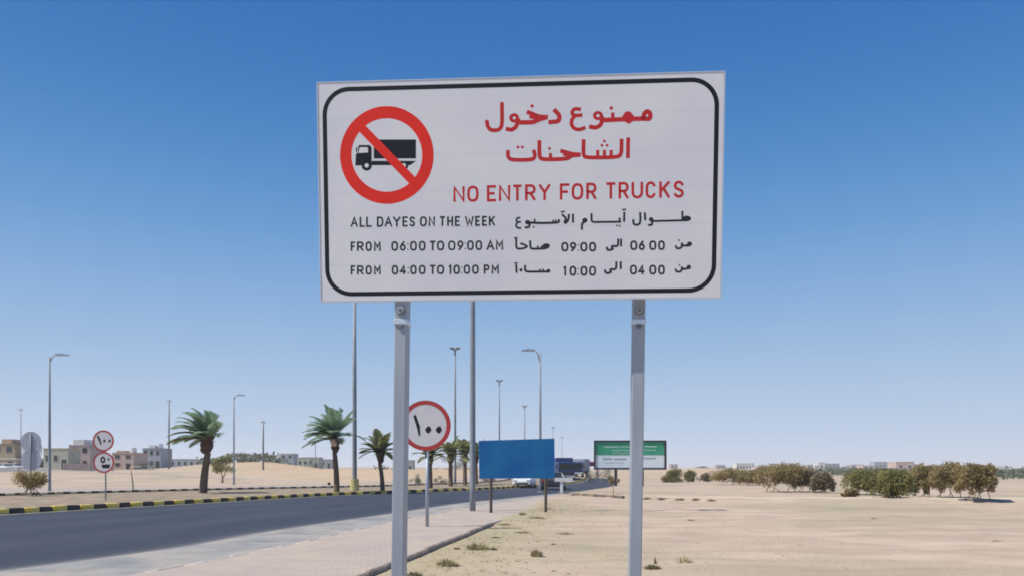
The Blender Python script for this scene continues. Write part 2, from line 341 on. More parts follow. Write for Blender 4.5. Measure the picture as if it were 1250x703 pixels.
def paving_nodes(m):
    n = m.node_tree.nodes; l = m.node_tree.links; b = n["Principled BSDF"]; src = b.inputs["Base Color"].links[0].from_socket
    tc = n.new("ShaderNodeTexCoord"); mp = n.new("ShaderNodeMapping"); mp.inputs["Rotation"].default_value = (0, 0, R(-10))
    br = n.new("ShaderNodeTexBrick"); br.inputs["Scale"].default_value = 1; br.inputs["Brick Width"].default_value = .2; br.inputs["Row Height"].default_value = .1
    br.inputs["Mortar Size"].default_value = .006; br.inputs["Color1"].default_value = (1, 1, 1, 1); br.inputs["Color2"].default_value = (.86, .85, .86, 1); br.inputs["Mortar"].default_value = (.62, .6, .58, 1)
    mx = n.new("ShaderNodeMixRGB"); mx.blend_type = 'MULTIPLY'; mx.inputs[0].default_value = .6
    l.new(tc.outputs["Object"], mp.inputs[0]); l.new(mp.outputs[0], br.inputs["Vector"]); l.new(src, mx.inputs[1]); l.new(br.outputs["Color"], mx.inputs[2])
    l.new(mx.outputs[0], b.inputs["Base Color"])
    bp = n.new("ShaderNodeBump"); bp.inputs["Strength"].default_value = .4; bp.inputs["Distance"].default_value = .004; bp.invert = True
    l.new(br.outputs["Fac"], bp.inputs["Height"]); l.new(bp.outputs[0], b.inputs["Normal"])
paving_nodes(M['paving'])
def drift(m, col, sc_, lo, hi, amt):
    "wind-blown sand lying in patches over a surface"
    n = m.node_tree.nodes; l = m.node_tree.links; b = n["Principled BSDF"]; src = b.inputs["Base Color"].links[0].from_socket
    tc = n.new("ShaderNodeTexCoord"); t = n.new("ShaderNodeTexNoise"); t.inputs["Scale"].default_value = sc_; t.inputs["Detail"].default_value = 9; t.inputs["Roughness"].default_value = .62
    r = n.new("ShaderNodeMapRange"); r.inputs[1].default_value = lo; r.inputs[2].default_value = hi; r.inputs[4].default_value = amt
    mx = n.new("ShaderNodeMixRGB"); mx.inputs[2].default_value = (*col, 1)
    l.new(tc.outputs["Object"], t.inputs["Vector"]); l.new(t.outputs[0], r.inputs[0]); l.new(r.outputs[0], mx.inputs[0]); l.new(src, mx.inputs[1]); l.new(mx.outputs[0], b.inputs["Base Color"])
drift(M['paving'], (.47, .385, .30), .9, .47, .66, .85)
drift(M['shoulder'], (.43, .37, .31), 1.1, .50, .68, .7)
drift(M['shoulder'], (.15, .16, .17), .7, .52, .66, .5)
def clip(pl, y): return [p for p in pl if p.y <= y]
strip('shoulder', clip(ROAD_R, 53), SHOULD, M['shoulder'], .020, n=120, level=True)
strip('pavement', SHOULD, PAVE_R, M['paving'], .075, n=120, cols=12, skirt=.12, level=True)
strip('median', KERB_N, KERB_F, M['median_soil'], .12, n=150, cols=10)
strip('far_carriageway', KERB_F, catmull([(-75, 4), (-70, 25), (-62, 45), (-52, 62), (-41, 72), (-30, 80), (-20, 87), (-12, 98), (-6, 112), (0, 130), (4, 165)]), M['far_road'], .03, n=150, cols=10)
strip('side_track', catmull([(8.5, 47), (14, 46), (30, 45), (60, 43)]), catmull([(8.5, 43.5), (14, 40.6), (30, 39.2), (60, 38)]), mat('side_track_dust', (.50, .42, .32), .95, (.55, .45, .34), .6, .3, 6), .02, n=60, cols=6)

# kerbs: painted blocks as separate stones
def kerb_mesh(L, w, h, m):
    g = G().bbox(-L / 2, L / 2, -w / 2, w / 2, -.05, h, .025); me = bpy.data.meshes.new('kerb_stone'); me.from_pydata([tuple(v) for v in g.v], [], g.f); me.materials.append(m); return me
def kerb(name, pl, mats, L, w, h, y0, y1, far=70, zb=0, first=0):
    root = empty(name, (0, 0, 0)); tag(root, kind='structure')
    meshes = [kerb_mesh(L - .015, w, h, m) for m in mats]; acc = 0; k = 0; stuff = [G() for _ in mats]; nxt = 0
    tot = 0; cum = [0]
    for a, b in zip(pl[:-1], pl[1:]): cum.append(cum[-1] + (b - a).length)
    xs_, ys_ = [p.x for p in pl], [p.y for p in pl]; s = L / 2; k = 0
    while s < cum[-1]:
        x, y = np.interp(s, cum, xs_), np.interp(s, cum, ys_); x2, y2 = np.interp(s + .05, cum, xs_), np.interp(s + .05, cum, ys_)
        a = math.atan2(y2 - y, x2 - x); z = gz(x, y) + zb; k += 1; s += L
        if not (y0 < y < y1): continue
        mi = (k + first) % len(mats)
        if y < far:
            o = bpy.data.objects.new('kerb_stone', meshes[mi]); COL.objects.link(o); o.parent = root
            o.location = (x + random.uniform(-.012, .012), y + random.uniform(-.012, .012), z + random.uniform(-.012, .008)); o.rotation_euler = (random.uniform(-.03, .03), random.uniform(-.02, .02), a + random.uniform(-.02, .02))
        else:
            mtx = Matrix.Translation((x, y, z)) @ Matrix.Rotation(a, 4, 'Z'); g = G().box(-L / 2 + .01, L / 2 - .01, -w / 2, w / 2, -.05, h)
            stuff[mi].add([mtx @ v for v in g.v], g.f)
    for g, m in zip(stuff, mats):
        if g.v: tag(g.obj('kerb_stones_far', m, root), kind='stuff')
    return root
kerb('median_kerb', KERB_N, [M['yellow'], M['black']], .62, .22, .22, 10, 150, far=62)
kerb('median_back_kerb', KERB_F, [M['black'], M['pale']], .50, .20, .17, 32, 110, far=66, zb=.10)
kerb('side_track_kerb', [flat(683, 603.5), flat(700, 604.6), flat(722, 606.3), flat(757, 607.6)], [M['rust'], mat('kerb_faded', (.20, .14, .10), .9, (.30, .22, .15), 3, .3, 20)], .75, .22, .14, 0, 99, far=80)
def plainkerb(name, pl, m, L, w, h, zb, y0, y1):
    kerb(name, pl, [m], L, w, h, y0, y1, far=40, zb=zb)
kerb('shoulder_kerb', SHOULD, [M['concrete'], mat('kerb_chalky', (.55, .51, .46), .85, (.42, .38, .34), 4, .2, 20)], .6, .12, .085, 9, 52, far=36)
kerb('pavement_edging', clip(PAVE_R, 21.3), [mat('edging_brown', (.26, .21, .175), .9, (.40, .33, .28), 4, .3, 20)], .8, .10, .088, 8, 22, far=40)
far_wall = strip('far_road_kerb', [flat(400, 592), flat(350, 589.5), flat(300, 587.5)] + [Vector((-62, 134, 0)), Vector((-85, 150, 0)), Vector((-120, 172, 0))],
                 [v + Vector((.25, .35, 0)) for v in ([flat(400, 592), flat(350, 589.5), flat(300, 587.5)] + [Vector((-62, 134, 0)), Vector((-85, 150, 0)), Vector((-120, 172, 0))])], M['concrete'], .32, n=80, cols=1, skirt=.4)

# ------------------------------------------------------------------ flat print on signs
class Print:
    "flat lettering lying on a plane; strokes are given as seen in the photo and laid on the sign's own plane"
    def __init__(s, mw, y0): s.mw = mw; s.inv = mw.inverted(); s.y0 = y0; s.k = 0; s.g = {}
    def loc(s, px, py):
        o = s.inv @ Vector((0, 0, EYE)); d = (s.inv.to_3x3() @ ray(px, py)); t = (s.y0 - o.y) / d.y; p = o + d * t; return (p.x, p.z)
    def lay(s, key, pts2, faces, d=None):
        s.k += 1; off = (s.k % 9) * .00005 if d is None else d * .25
        g = s.g.setdefault(key, G()); g.add([(p[0], s.y0 - .0003 - off, p[1]) for p in pts2], faces)
    def poly(s, key, pts, d=None): P = [s.loc(*p) for p in pts]; s.lay(key, P, [tuple(range(len(P)))], d)
    def line(s, key, pts, w, closed=False, local=False, d=None):
        P = [Vector(p) for p in (pts if local else [s.loc(*p) for p in pts])]; n = len(P); L = []; Rr = []
        for i in range(n):
            a = P[i - 1] if (i or closed) else None; b = P[(i + 1) % n] if (i < n - 1 or closed) else None
            d1 = (P[i] - a).normalized() if a is not None else None; d2 = (b - P[i]).normalized() if b is not None else None
            if d1 is None: d1 = d2
            if d2 is None: d2 = d1
            t = d1 + d2; t = t.normalized() if t.length > .2 else d1
            nn = Vector((-t.y, t.x)); c = max(.5, nn.dot(Vector((-d1.y, d1.x)))); e = Vector((0, 0))
            if not closed and i == 0: e = -d2 * w * .35
            if not closed and i == n - 1: e = d1 * w * .35
            ww = w / 2 / c; L.append(P[i] + nn * ww + e); Rr.append(P[i] - nn * ww + e)
        m = n if closed else n - 1
        s.lay(key, [(p.x, p.y) for p in L + Rr], [(i, n + i, n + (i + 1) % n, (i + 1) % n) for i in range(m)], d)
    def ell(s, key, c, rx, ry, n=28, d=None): s.poly(key, [(c[0] + rx * math.cos(2 * math.pi * i / n), c[1] + ry * math.sin(2 * math.pi * i / n)) for i in range(n)], d)
    def ring(s, key, c, ro, ri, n=64, d=None):
        P = [s.loc(c[0] + q[0] * math.cos(2 * math.pi * i / n), c[1] + q[1] * math.sin(2 * math.pi * i / n)) for q in (ro, ri) for i in range(n)]
        s.lay(key, P, [(i, (i + 1) % n, n + (i + 1) % n, n + i) for i in range(n)], d)
    def build(s, parent, names):
        for key, g in s.g.items():
            nm, m = names[key] if not isinstance(key, tuple) else (key[1], names[key[0]][1]); bm = bmesh.new(); vs_ = [bm.verts.new(v) for v in g.v]
            for f in g.f:
                try: bm.faces.new([vs_[i] for i in f])
                except ValueError: pass
            bm.normal_update()
            for f in bm.faces:
                if f.normal.y > 0: f.normal_flip()
            bmesh.ops.triangulate(bm, faces=[f for f in bm.faces if len(f.verts) > 4])
            me = bpy.data.meshes.new(nm); bm.to_mesh(me); bm.free(); me.materials.append(m)
            o = bpy.data.objects.new(nm, me); COL.objects.link(o); o.parent = parent
def arc(cx, cy, rx, ry, a0, a1, n=7): return [(cx + rx * math.cos(R(a0 + (a1 - a0) * i / n)), cy + ry * math.sin(R(a0 + (a1 - a0) * i / n))) for i in range(n + 1)]
O_ = [(.5 + .5 * math.copysign(abs(math.cos(t)) ** .75, math.cos(t)), .5 + .5 * math.copysign(abs(math.sin(t)) ** .75, math.sin(t))) for t in [2 * math.pi * i / 16 for i in range(16)]]
GL = {  # letters as strokes in a unit box, y down; 'c' closes a loop
    'A': [[(0, 1), (.5, 0), (1, 1)], [(.2, .66), (.8, .66)]], 'B': [],
    'C': [[(1, .2)] + arc(.5, .3, .5, .3, -25, -90, 3) + arc(.5, .3, .5, .3, -110, -180, 3) + arc(.5, .7, .5, .3, 180, 90, 4) + arc(.5, .7, .5, .3, 70, 20, 2)],
    'D': [[(0, 0), (.55, 0)] + arc(.5, .35, .5, .35, -70, 0, 4) + arc(.5, .65, .5, .35, 0, 70, 4) + [(.55, 1), (0, 1), (0, 0)]],
    'E': [[(1, 0), (0, 0), (0, 1), (1, 1)], [(0, .5), (.8, .5)]], 'F': [[(1, 0), (0, 0), (0, 1)], [(0, .5), (.8, .5)]],
    'H': [[(0, 0), (0, 1)], [(1, 0), (1, 1)], [(0, .5), (1, .5)]], 'K': [[(0, 0), (0, 1)], [(1, 0), (0, .62)], [(.38, .42), (1, 1)]],
    'L': [[(0, 0), (0, 1), (1, 1)]], 'M': [[(0, 1), (0, 0), (.5, .62), (1, 0), (1, 1)]], 'N': [[(0, 1), (0, 0), (1, 1), (1, 0)]],
    'P': [[(0, 1), (0, 0), (.6, 0)] + arc(.6, .27, .4, .27, -60, 60, 5) + [(.6, .54), (0, .54)]],
    'R': [[(0, 1), (0, 0), (.6, 0)] + arc(.6, .27, .4, .27, -60, 60, 5) + [(.6, .54), (0, .54)], [(.5, .55), (1, 1)]],
    'S': [[(.95, .18)] + arc(.5, .25, .46, .25, -40, -180, 6) + [(.15, .42), (.85, .6)] + arc(.5, .75, .48, .25, -5, 90, 4) + arc(.5, .75, .48, .25, 110, 160, 3)],
    'T': [[(0, 0), (1, 0)], [(.5, 0), (.5, 1)]], 'U': [[(0, 0), (0, .65)] + arc(.5, .68, .5, .32, 170, 10, 6) + [(1, .65), (1, 0)]],
    'W': [[(0, 0), (.25, 1), (.5, .3), (.75, 1), (1, 0)]], 'Y': [[(0, 0), (.5, .5), (.5, 1)], [(1, 0), (.5, .5)]],
    '1': [[(.1, .12), (.75, 0), (.75, 1)]], '4': [[(.72, 1), (.72, 0), (0, .72), (1, .72)]],
    '6': [[(.75, 0), (.3, .3), (.03, .62)], 'c', arc(.5, .69, .48, .31, 0, 337, 14)], '9': [[(.25, 1), (.7, .7), (.97, .38)], 'c', arc(.5, .31, .48, .31, 0, 337, 14)],
}
GL['O'] = GL['0'] = ['c', O_]
GID = [0]
def glyph(pr, key, ch, x0, x1, yt, yb, w):
    "yt,yb: functions of x for the top and the base line"
    if ch == ':':
        GID[0] += 1; key = (key, 'colon', GID[0])
        xm = (x0 + x1) / 2
        for q in (.28, .85): y = yt(xm) + (yb(xm) - yt(xm)) * q; pr.poly(key, [(xm - .7, y - .8), (xm + .7, y - .8), (xm + .7, y + .8), (xm - .7, y + .8)])
        return
    closed = False; hw = w * .5; GID[0] += 1; key = (key, 'letter' if ch.isalpha() else 'digit', GID[0])
    for st in GL[ch]:
        if st == 'c': closed = True; continue
        pts = []
        for (u, v) in st:
            x = x0 + hw + (x1 - x0 - 2 * hw) * u; a, b = yt(x) + hw, yb(x) - hw; pts.append((x, a + (b - a) * v))
        pr.line(key, pts, w * pr.pxm, closed); closed = False

# ------------------------------------------------------------------ the truck sign
yaw, pit, rol = -0.0630652, 0.0708451, 0.0041538; SW, SH = 3.0, 1.6074
Rm = Matrix.Rotation(yaw, 4, 'Z') @ Matrix.Rotation(pit, 4, 'X') @ Matrix.Rotation(rol, 4, 'Y')
PM = Matrix.Translation((.0418945, 5.788899, 2.0998092 + EYE)) @ Rm
sign = empty('road_sign', (.07, 5.93, 0), label='large white truck ban sign with English and Arabic lettering on two steel posts', cat='road sign')
base_inv = Matrix.Translation((.07, 5.93, 0)).inverted()
g = G().bbox(-SW / 2, SW / 2, 0, .022, -SH / 2, SH / 2, .003)
panel = g.obj('sign_panel', M['panel'], sign); panel.matrix_local = base_inv @ PM
g = G()
for (a, b, c, d) in ((-SW / 2 - .006, SW / 2 + .006, SH / 2 + .0005, SH / 2 + .008), (-SW / 2 - .006, SW / 2 + .006, -SH / 2 - .008, -SH / 2 - .0005)): g.box(a, b, -.002, .03, c, d)
for (a, b) in ((-SW / 2 - .008, -SW / 2 - .0005), (SW / 2 + .0005, SW / 2 + .008)): g.box(a, b, -.003, .029, -SH / 2, SH / 2)
g.obj('panel_edge', M['edge'], panel)
pr = Print(PM, 0.0); pr.pxm = 5.79 / 950
for k in range(1, 6): pr.line('seam', [(-SW / 2 + .01, -SH / 2 + SH * k / 6), (SW / 2 - .01, -SH / 2 + SH * k / 6)], .0022, local=True, d=-.0006)
# border line
bi, br = .050, .185; pts = []
for (sx, sz, a0) in ((1, 1, 0), (-1, 1, 90), (-1, -1, 180), (1, -1, 270)):
    pts += [(sx * (SW / 2 - bi - br) + br * math.cos(R(a)), sz * (SH / 2 - bi - br) + br * math.sin(R(a))) for a in np.linspace(a0, a0 + 90, 12)]
pr.line('border', pts, .033, True, local=True, d=0)
C5 = lambda x, y: (410 + x / 5.4, 125 + y / 5.4)
# lorry symbol
for pl in ([(250, 247), (528, 247), (528, 372), (250, 372)], [(240, 388), (528, 388), (490, 416), (225, 416)]): pr.poly('truck', [C5(*p) for p in pl], d=0)
pr.poly('truck', [C5(*p) for p in [(150, 283), (222, 283), (236, 300), (236, 416), (128, 418), (132, 345), (145, 330)]], d=.0003)
pr.poly(('truckw', 'symbol_highlight', [GID.__setitem__(0, GID[0] + 1), GID[0]][1]), [C5(*p) for p in [(158, 298), (210, 298), (213, 332), (148, 336)]], d=.0008)
pr.line('truck', [C5(137, 300), C5(137, 325)], 1.6 * pr.pxm, d=.0006)
for (cx_, ro, ri) in ((203, 34, 14), (447, 30, 15)):
    pr.ell('truck', C5(cx_, 418), ro / 5.4, ro / 5.4, d=.0010); pr.ell(('truckw', 'symbol_highlight', [GID.__setitem__(0, GID[0] + 1), GID[0]][1]), C5(cx_, 418), ri / 5.4, ri / 5.4, d=.0014)
for x_ in (262, 440, 500): pr.line(('truckw', 'symbol_highlight', [GID.__setitem__(0, GID[0] + 1), GID[0]][1]), [C5(x_ - 14, 380), C5(x_ + 14, 380)], .6 * pr.pxm, d=.0004)
pr.ring('ring', (472.2, 189.6), (57.2, 59.6), (43.2, 44.8), d=.0004)
pr.line('ring', [C5(165, 165), C5(507, 520)], 10.6 * pr.pxm, d=.0018)
# red arabic heading
c1 = lambda x, y: (580 + x / 7.808, 115 + y / 7.808)
c2 = lambda x, y: (690 + x / 7.808, 115 + y / 7.808)
def soft(P):
    P = [Vector(p) for p in P]
    if len(P) < 4: return P
    for _ in range(2):
        Q = [P[0]]
        for a, b in zip(P[:-1], P[1:]): Q += [a.lerp(b, .22), a.lerp(b, .78)]
        P = Q + [P[-1]]
    return P
WORD = [0]
def word(): WORD[0] += 1
def ar(key, tf, pts, w, closed=False): pr.line((key, 'arabic_word', WORD[0]), soft([tf(*p) for p in pts]), (w + (.75 if key == 'red' else .3)) * pr.pxm, closed)
def dot(key, tf, p, r): q = tf(*p); pr.poly((key, 'arabic_word', WORD[0]), [(q[0] - r, q[1]), (q[0], q[1] - r), (q[0] + r, q[1]), (q[0], q[1] + r)])
T = 'red'
ar(T, c2, [(745, 225), (752, 190), (778, 165), (806, 178), (812, 215), (800, 240), (745, 236), (600, 240), (380, 250), (345, 248)], 4.6)
ar(T, c2, [(565, 215), (585, 185), (612, 185), (630, 215)], 3.8); ar(T, c2, [(575, 245), (605, 262), (632, 245)], 4.4); ar(T, c2, [(570, 215), (635, 222)], 5)
ar(T, c2, [(452, 190), (454, 240)], 3.2); dot(T, c2, (438, 135), 2.6)
pr.ring((T, 'arabic_word', WORD[0]), c2(312, 208), (6.2, 5.6), (2.1, 1.9)); ar(T, c2, [(350, 225), (345, 290), (295, 325), (240, 314)], 4.2)
ar(T, c2, [(138, 148), (95, 140), (66, 165), (66, 195), (95, 208), (152, 203)], 3.5); ar(T, c2, [(88, 212), (62, 245), (58, 295), (85, 332), (135, 343), (182, 325)], 3.6)
word(); ar(T, c1, [(760, 158), (805, 205), (800, 262), (712, 270)], 4.4)
ar(T, c1, [(505, 175), (555, 195), (610, 218), (680, 222)], 4.2); ar(T, c1, [(672, 226), (620, 240), (585, 255), (550, 272), (400, 272)], 4.6); ar(T, c1, [(530, 215), (600, 232)], 4)
dot(T, c1, (543, 115), 2.6)
pr.ring((T, 'arabic_word', WORD[0]), c1(372, 230), (6.0, 5.8), (1.9, 1.8)); ar(T, c1, [(408, 245), (395, 310), (350, 345), (305, 335)], 4.2)
ar(T, c1, [(255, 92), (258, 300), (228, 345), (150, 348), (118, 310), (112, 262)], 3.9)
word(); ar(T, c2, [(600, 428), (597, 600)], 3.7); ar(T, c2, [(537, 440), (535, 565), (505, 604), (200, 608), (172, 585), (175, 445)], 3.8)
for x_ in (437, 373, 309): ar(T, c2, [(x_, 545), (x_, 600)], 3.0)
dot(T, c2, (373, 450), 2.1); dot(T, c2, (350, 490), 2.1); dot(T, c2, (398, 490), 2.1)
ar(T, c1, [(825, 545), (880, 560), (935, 575), (994, 577)], 4.0); ar(T, c1, [(985, 582), (915, 590), (880, 620), (640, 626), (612, 600), (612, 455)], 4.0); ar(T, c1, [(850, 575), (920, 585)], 3.4)
ar(T, c1, [(718, 575), (718, 620)], 3.0); dot(T, c1, (708, 520), 2.2)
ar(T, c1, [(560, 545), (572, 590), (550, 628), (345, 630), (312, 600), (313, 548)], 3.8); dot(T, c1, (408, 507), 2.2); dot(T, c1, (450, 507), 2.2)
# small arabic
c3 = lambda x, y: (620 + x / 7.4, 250 + y / 7.4)
c4 = lambda x, y: (730 + x / 7.4, 250 + y / 7.4)
T = 'small'; w = 2.2
word(); ar(T, c4, [(765, 138), (785, 110), (815, 110), (836, 127), (815, 143), (765, 143), (490, 150)], w); ar(T, c4, [(762, 65), (762, 138)], w); ar(T, c4, [(785, 128), (825, 128)], 2.4)
pr.ell((T, 'arabic_word', WORD[0]), c4(480, 135), 2.9, 2.9, 10); ar(T, c4, [(494, 145), (485, 182), (458, 186)], w)
ar(T, c4, [(422, 78), (426, 136)], w); ar(T, c4, [(380, 75), (384, 150), (370, 182), (322, 182), (318, 140)], w)
word(); ar(T, c4, [(237, 72), (235, 150)], w); ar(T, c4, [(222, 48), (250, 44)], 1.6)
ar(T, c4, [(195, 125), (198, 156), (0, 158)], w); dot(T, c4, (170, 190), 1.4); dot(T, c4, (195, 192), 1.4)
ar(T, c3, [(814, 158), (770, 158), (755, 148), (755, 85)], w); pr.ell((T, 'arabic_word', WORD[0]), c3(695, 142), 3.3, 3.0, 10); ar(T, c3, [(690, 158), (670, 172), (668, 222)], w)
word(); ar(T, c3, [(587, 90), (588, 158)], w); ar(T, c3, [(550, 92), (548, 135), (522, 170), (508, 158), (530, 128), (492, 92)], w); ar(T, c3, [(482, 68), (510, 62)], 1.6)
ar(T, c3, [(460, 140), (460, 164), (300, 168), (190, 162)], w + .3)
for x_ in (432, 408): ar(T, c3, [(x_, 142), (x_, 162)], 1.7)
ar(T, c3, [(242, 136), (240, 164)], 1.8); dot(T, c3, (232, 203), 1.4); pr.ell((T, 'arabic_word', WORD[0]), c3(178, 160), 3.2, 2.9, 10); ar(T, c3, [(198, 172), (190, 202), (158, 208)], w)
ar(T, c3, [(105, 118), (80, 124), (74, 148), (90, 160), (112, 156)], w - .3); ar(T, c3, [(84, 162), (70, 188), (85, 212), (114, 212)], w - .2)
word(); ar(T, c4, [(812, 370), (815, 345), (838, 345), (838, 368), (765, 372), (757, 352)], 2.4); ar(T, c4, [(757, 362), (756, 384), (738, 396), (712, 396), (702, 376)], w); dot(T, c4, (730, 322), 1.4)
word(); ar(T, c4, [(208, 315), (208, 372)], w); ar(T, c4, [(182, 315), (182, 362), (168, 378), (130, 372), (122, 388), (137, 400), (108, 412), (82, 408), (80, 388)], w)
word(); ar(T, c3, [(300, 392), (328, 362), (362, 358), (373, 378), (340, 396), (300, 398), (215, 400), (203, 388), (200, 330)], w); ar(T, c3, [(330, 378), (360, 376)], 2.4); ar(T, c3, [(270, 378), (270, 396)], 1.8)
ar(T, c3, [(118, 352), (150, 362), (178, 380), (140, 396), (90, 400), (75, 388), (75, 312)], w); ar(T, c3, [(60, 302), (80, 298)], 1.4)
word(); pr.ell((T, 'arabic_word', WORD[0]), c4(820, 562), 2.7, 2.5, 10); ar(T, c4, [(826, 574), (765, 582), (757, 566)], w); ar(T, c4, [(757, 572), (756, 594), (738, 606), (710, 606), (700, 586)], w); dot(T, c4, (735, 545), 1.3)
word(); ar(T, c4, [(205, 520), (205, 577)], w); ar(T, c4, [(165, 520), (165, 570), (150, 586), (115, 580), (108, 598), (120, 606), (92, 620), (66, 612), (63, 592)], w)
word(); pr.ell((T, 'arabic_word', WORD[0]), c3(366, 598), 2.4, 2.4, 10); ar(T, c3, [(360, 604), (168, 606), (155, 592), (155, 552)], w + .2)
for x_ in (318, 290): ar(T, c3, [(x_, 585), (x_, 602)], 1.7)
pr.ell((T, 'arabic_word', WORD[0]), c3(118, 590), 2.1, 2.1, 8); ar(T, c3, [(75, 545), (78, 610)], w); ar(T, c3, [(62, 530), (82, 526)], 1.4)
def arnum(tf, items, y0, y1):
    for ch, a, b in items:
        p, q = tf(a, y0), tf(b, y1); glyph(pr, 'small', ch, p[0], q[0], lambda x, v=p[1]: v, lambda x, v=q[1]: v, 2.3)
arnum(c4, [('0', 290, 355), ('6', 366, 424), ('0', 462, 527), ('0', 542, 604)], 324, 412)
arnum(c3, [('0', 482, 547), ('9', 558, 618), (':', 622, 648), ('0', 653, 718), ('0', 732, 797)], 338, 424)
arnum(c4, [('0', 288, 352), ('4', 362, 422), ('0', 462, 527), ('0', 542, 604)], 543, 632)
arnum(c3, [('1', 498, 530), ('0', 556, 618), (':', 622, 648), ('0', 655, 718), ('0', 732, 797)], 553, 642)
# english lines
def seq(key, ox, sc_, items, yt, yb, w):
    for ch, a, b in items: glyph(pr, key, ch, ox + a / sc_, ox + b / sc_, yt, yb, w)
def lin(xa, ya, xb, yb): return lambda x: ya + (yb - ya) * (x - xa) / (xb - xa)
ht, hb = lin(554, 227.6, 834, 220.8), lin(554, 247.2, 834, 241.6)
seq('red', 540, 7.8125, [('N', 104, 214), ('O', 236, 346), ('E', 424, 515), ('N', 538, 648), ('T', 672, 758), ('R', 788, 890), ('Y', 918, 1032), ('F', 1120, 1215)], ht, hb, 3.1)
seq('red', 690, 7.8125, [('O', 60, 172), ('R', 200, 298), ('T', 388, 482), ('R', 508, 605), ('U', 632, 742), ('C', 766, 862), ('K', 896, 998), ('S', 1032, 1132)], ht, hb, 3.1)
seq('small', 420, 6.25, [('A', 50, 106), ('L', 118, 160), ('L', 168, 214), ('D', 250, 300), ('A', 308, 368), ('Y', 372, 432), ('E', 445, 488), ('S', 498, 543), ('O', 578, 632), ('N', 645, 694), ('T', 728, 772), ('H', 786, 832), ('E', 845, 886), ('W', 922, 990), ('E', 1000, 1038), ('E', 1052, 1092), ('K', 1104, 1152)],
    lin(428, 264.9, 604, 263.8), lin(428, 277.6, 604, 275.9), 2.15)
yB, zB = lin(428, 295.2, 614, 293.2), lin(428, 307.0, 614, 305.4)
seq('small', 420, 6.25, [('F', 50, 86), ('R', 98, 150), ('O', 163, 212), ('M', 228, 280), ('0', 360, 412), ('6', 424, 472), (':', 478, 496), ('0', 503, 556), ('0', 570, 622), ('T', 652, 700), ('O', 708, 764), ('0', 793, 850), ('9', 862, 912), (':', 916, 934), ('0', 938, 990), ('0', 1002, 1054), ('A', 1086, 1146), ('M', 1158, 1214)], yB, zB, 2.15)
yC, zC = lin(428, 324.2, 614, 322.8), lin(428, 335.6, 614, 334.4)
seq('small', 420, 6.25, [('F', 50, 86), ('R', 98, 150), ('O', 163, 212), ('M', 228, 280), ('0', 363, 413), ('4', 424, 474), (':', 482, 498), ('0', 504, 554), ('0', 570, 622), ('T', 652, 700), ('O', 708, 764), ('1', 795, 822), ('0', 833, 884), (':', 888, 906), ('0', 912, 962), ('0', 976, 1028), ('P', 1065, 1110), ('M', 1125, 1182)], yC, zC, 2.15)
pr.build(panel, {'seam': ('panel_seams', mat('seam_grey', (.67, .67, .70), .6)), 'border': ('border_line', M['ink']), 'truck': ('lorry_symbol', M['ink']), 'truckw': ('lorry_symbol_windows', M['panel']), 'ring': ('prohibition_ring', M['red']),
                 'red': ('red_lettering', M['redtext']), 'small': ('black_lettering', M['ink2'])})
# rails behind the panel, posts, clamps
for zz in (-.55, .0, .55):
    g = G().bbox(-SW / 2 + .06, SW / 2 - .06, .0225, .062, zz - .03, zz + .03, .004); o = g.obj('rail', M['galv'], sign); o.matrix_local = base_inv @ PM
for (pa, pb) in (((491.5, 378), (487.2, 700)), ((779.5, 378), (774.8, 700))):
    D = 5.98; a = Vector((ray(*pa).x * D, D, zof(pa[1], D))); b = Vector((ray(*pb).x * D, D, zof(pb[1], D)))
    d = (a - b).normalized(); foot = b - d * (b.z / d.z + .25); top = b + d * ((4.22 - b.z) / d.z)
    L = (top - foot).length; X = (Vector((1, -.085, 0)) - d * d.dot(Vector((1, -.085, 0)))).normalized(); Y = d.cross(X)
    m = Matrix(((X.x, Y.x, d.x, foot.x), (X.y, Y.y, d.y, foot.y), (X.z, Y.z, d.z, foot.z), (0, 0, 0, 1)))
    wd, dp = .047, .068
    g = G().bbox(-wd, wd, -dp, dp, 0, L, .007)
    p = g.obj('post', M['galv'], sign); p.matrix_local = base_inv @ m
    zc = (m.inverted() @ Vector((a.x, a.y, zof(381, D)))).z
    g = G(); 
    g.tube([(0, -dp - .001, zc), (0, -dp - .012, zc)], [.036, .034], 20); o = g.obj('bolt_plate', M['galv_dark'], p)
    g = G().tube([(0, -dp - .0125, zc), (0, -dp - .018, zc)], [.029, .027], 20); g.obj('bolt_washer', M['galv'], p)
    g = G().tube([(0, -dp - .0185, zc), (0, -dp - .034, zc)], .013, 6); g.obj('bolt', M['galv_dark'], p)
    g = G().bbox(-wd - .006, wd + .006, -dp - .010, dp + .004, zc - .105, zc - .066, .003); g.obj('clamp', M['edge'], p)
    g = G().bbox(-.02, .02, -dp - .014, -dp, zc - .135, zc - .108, .004); g.obj('clamp_foot', M['galv_dark'], p)
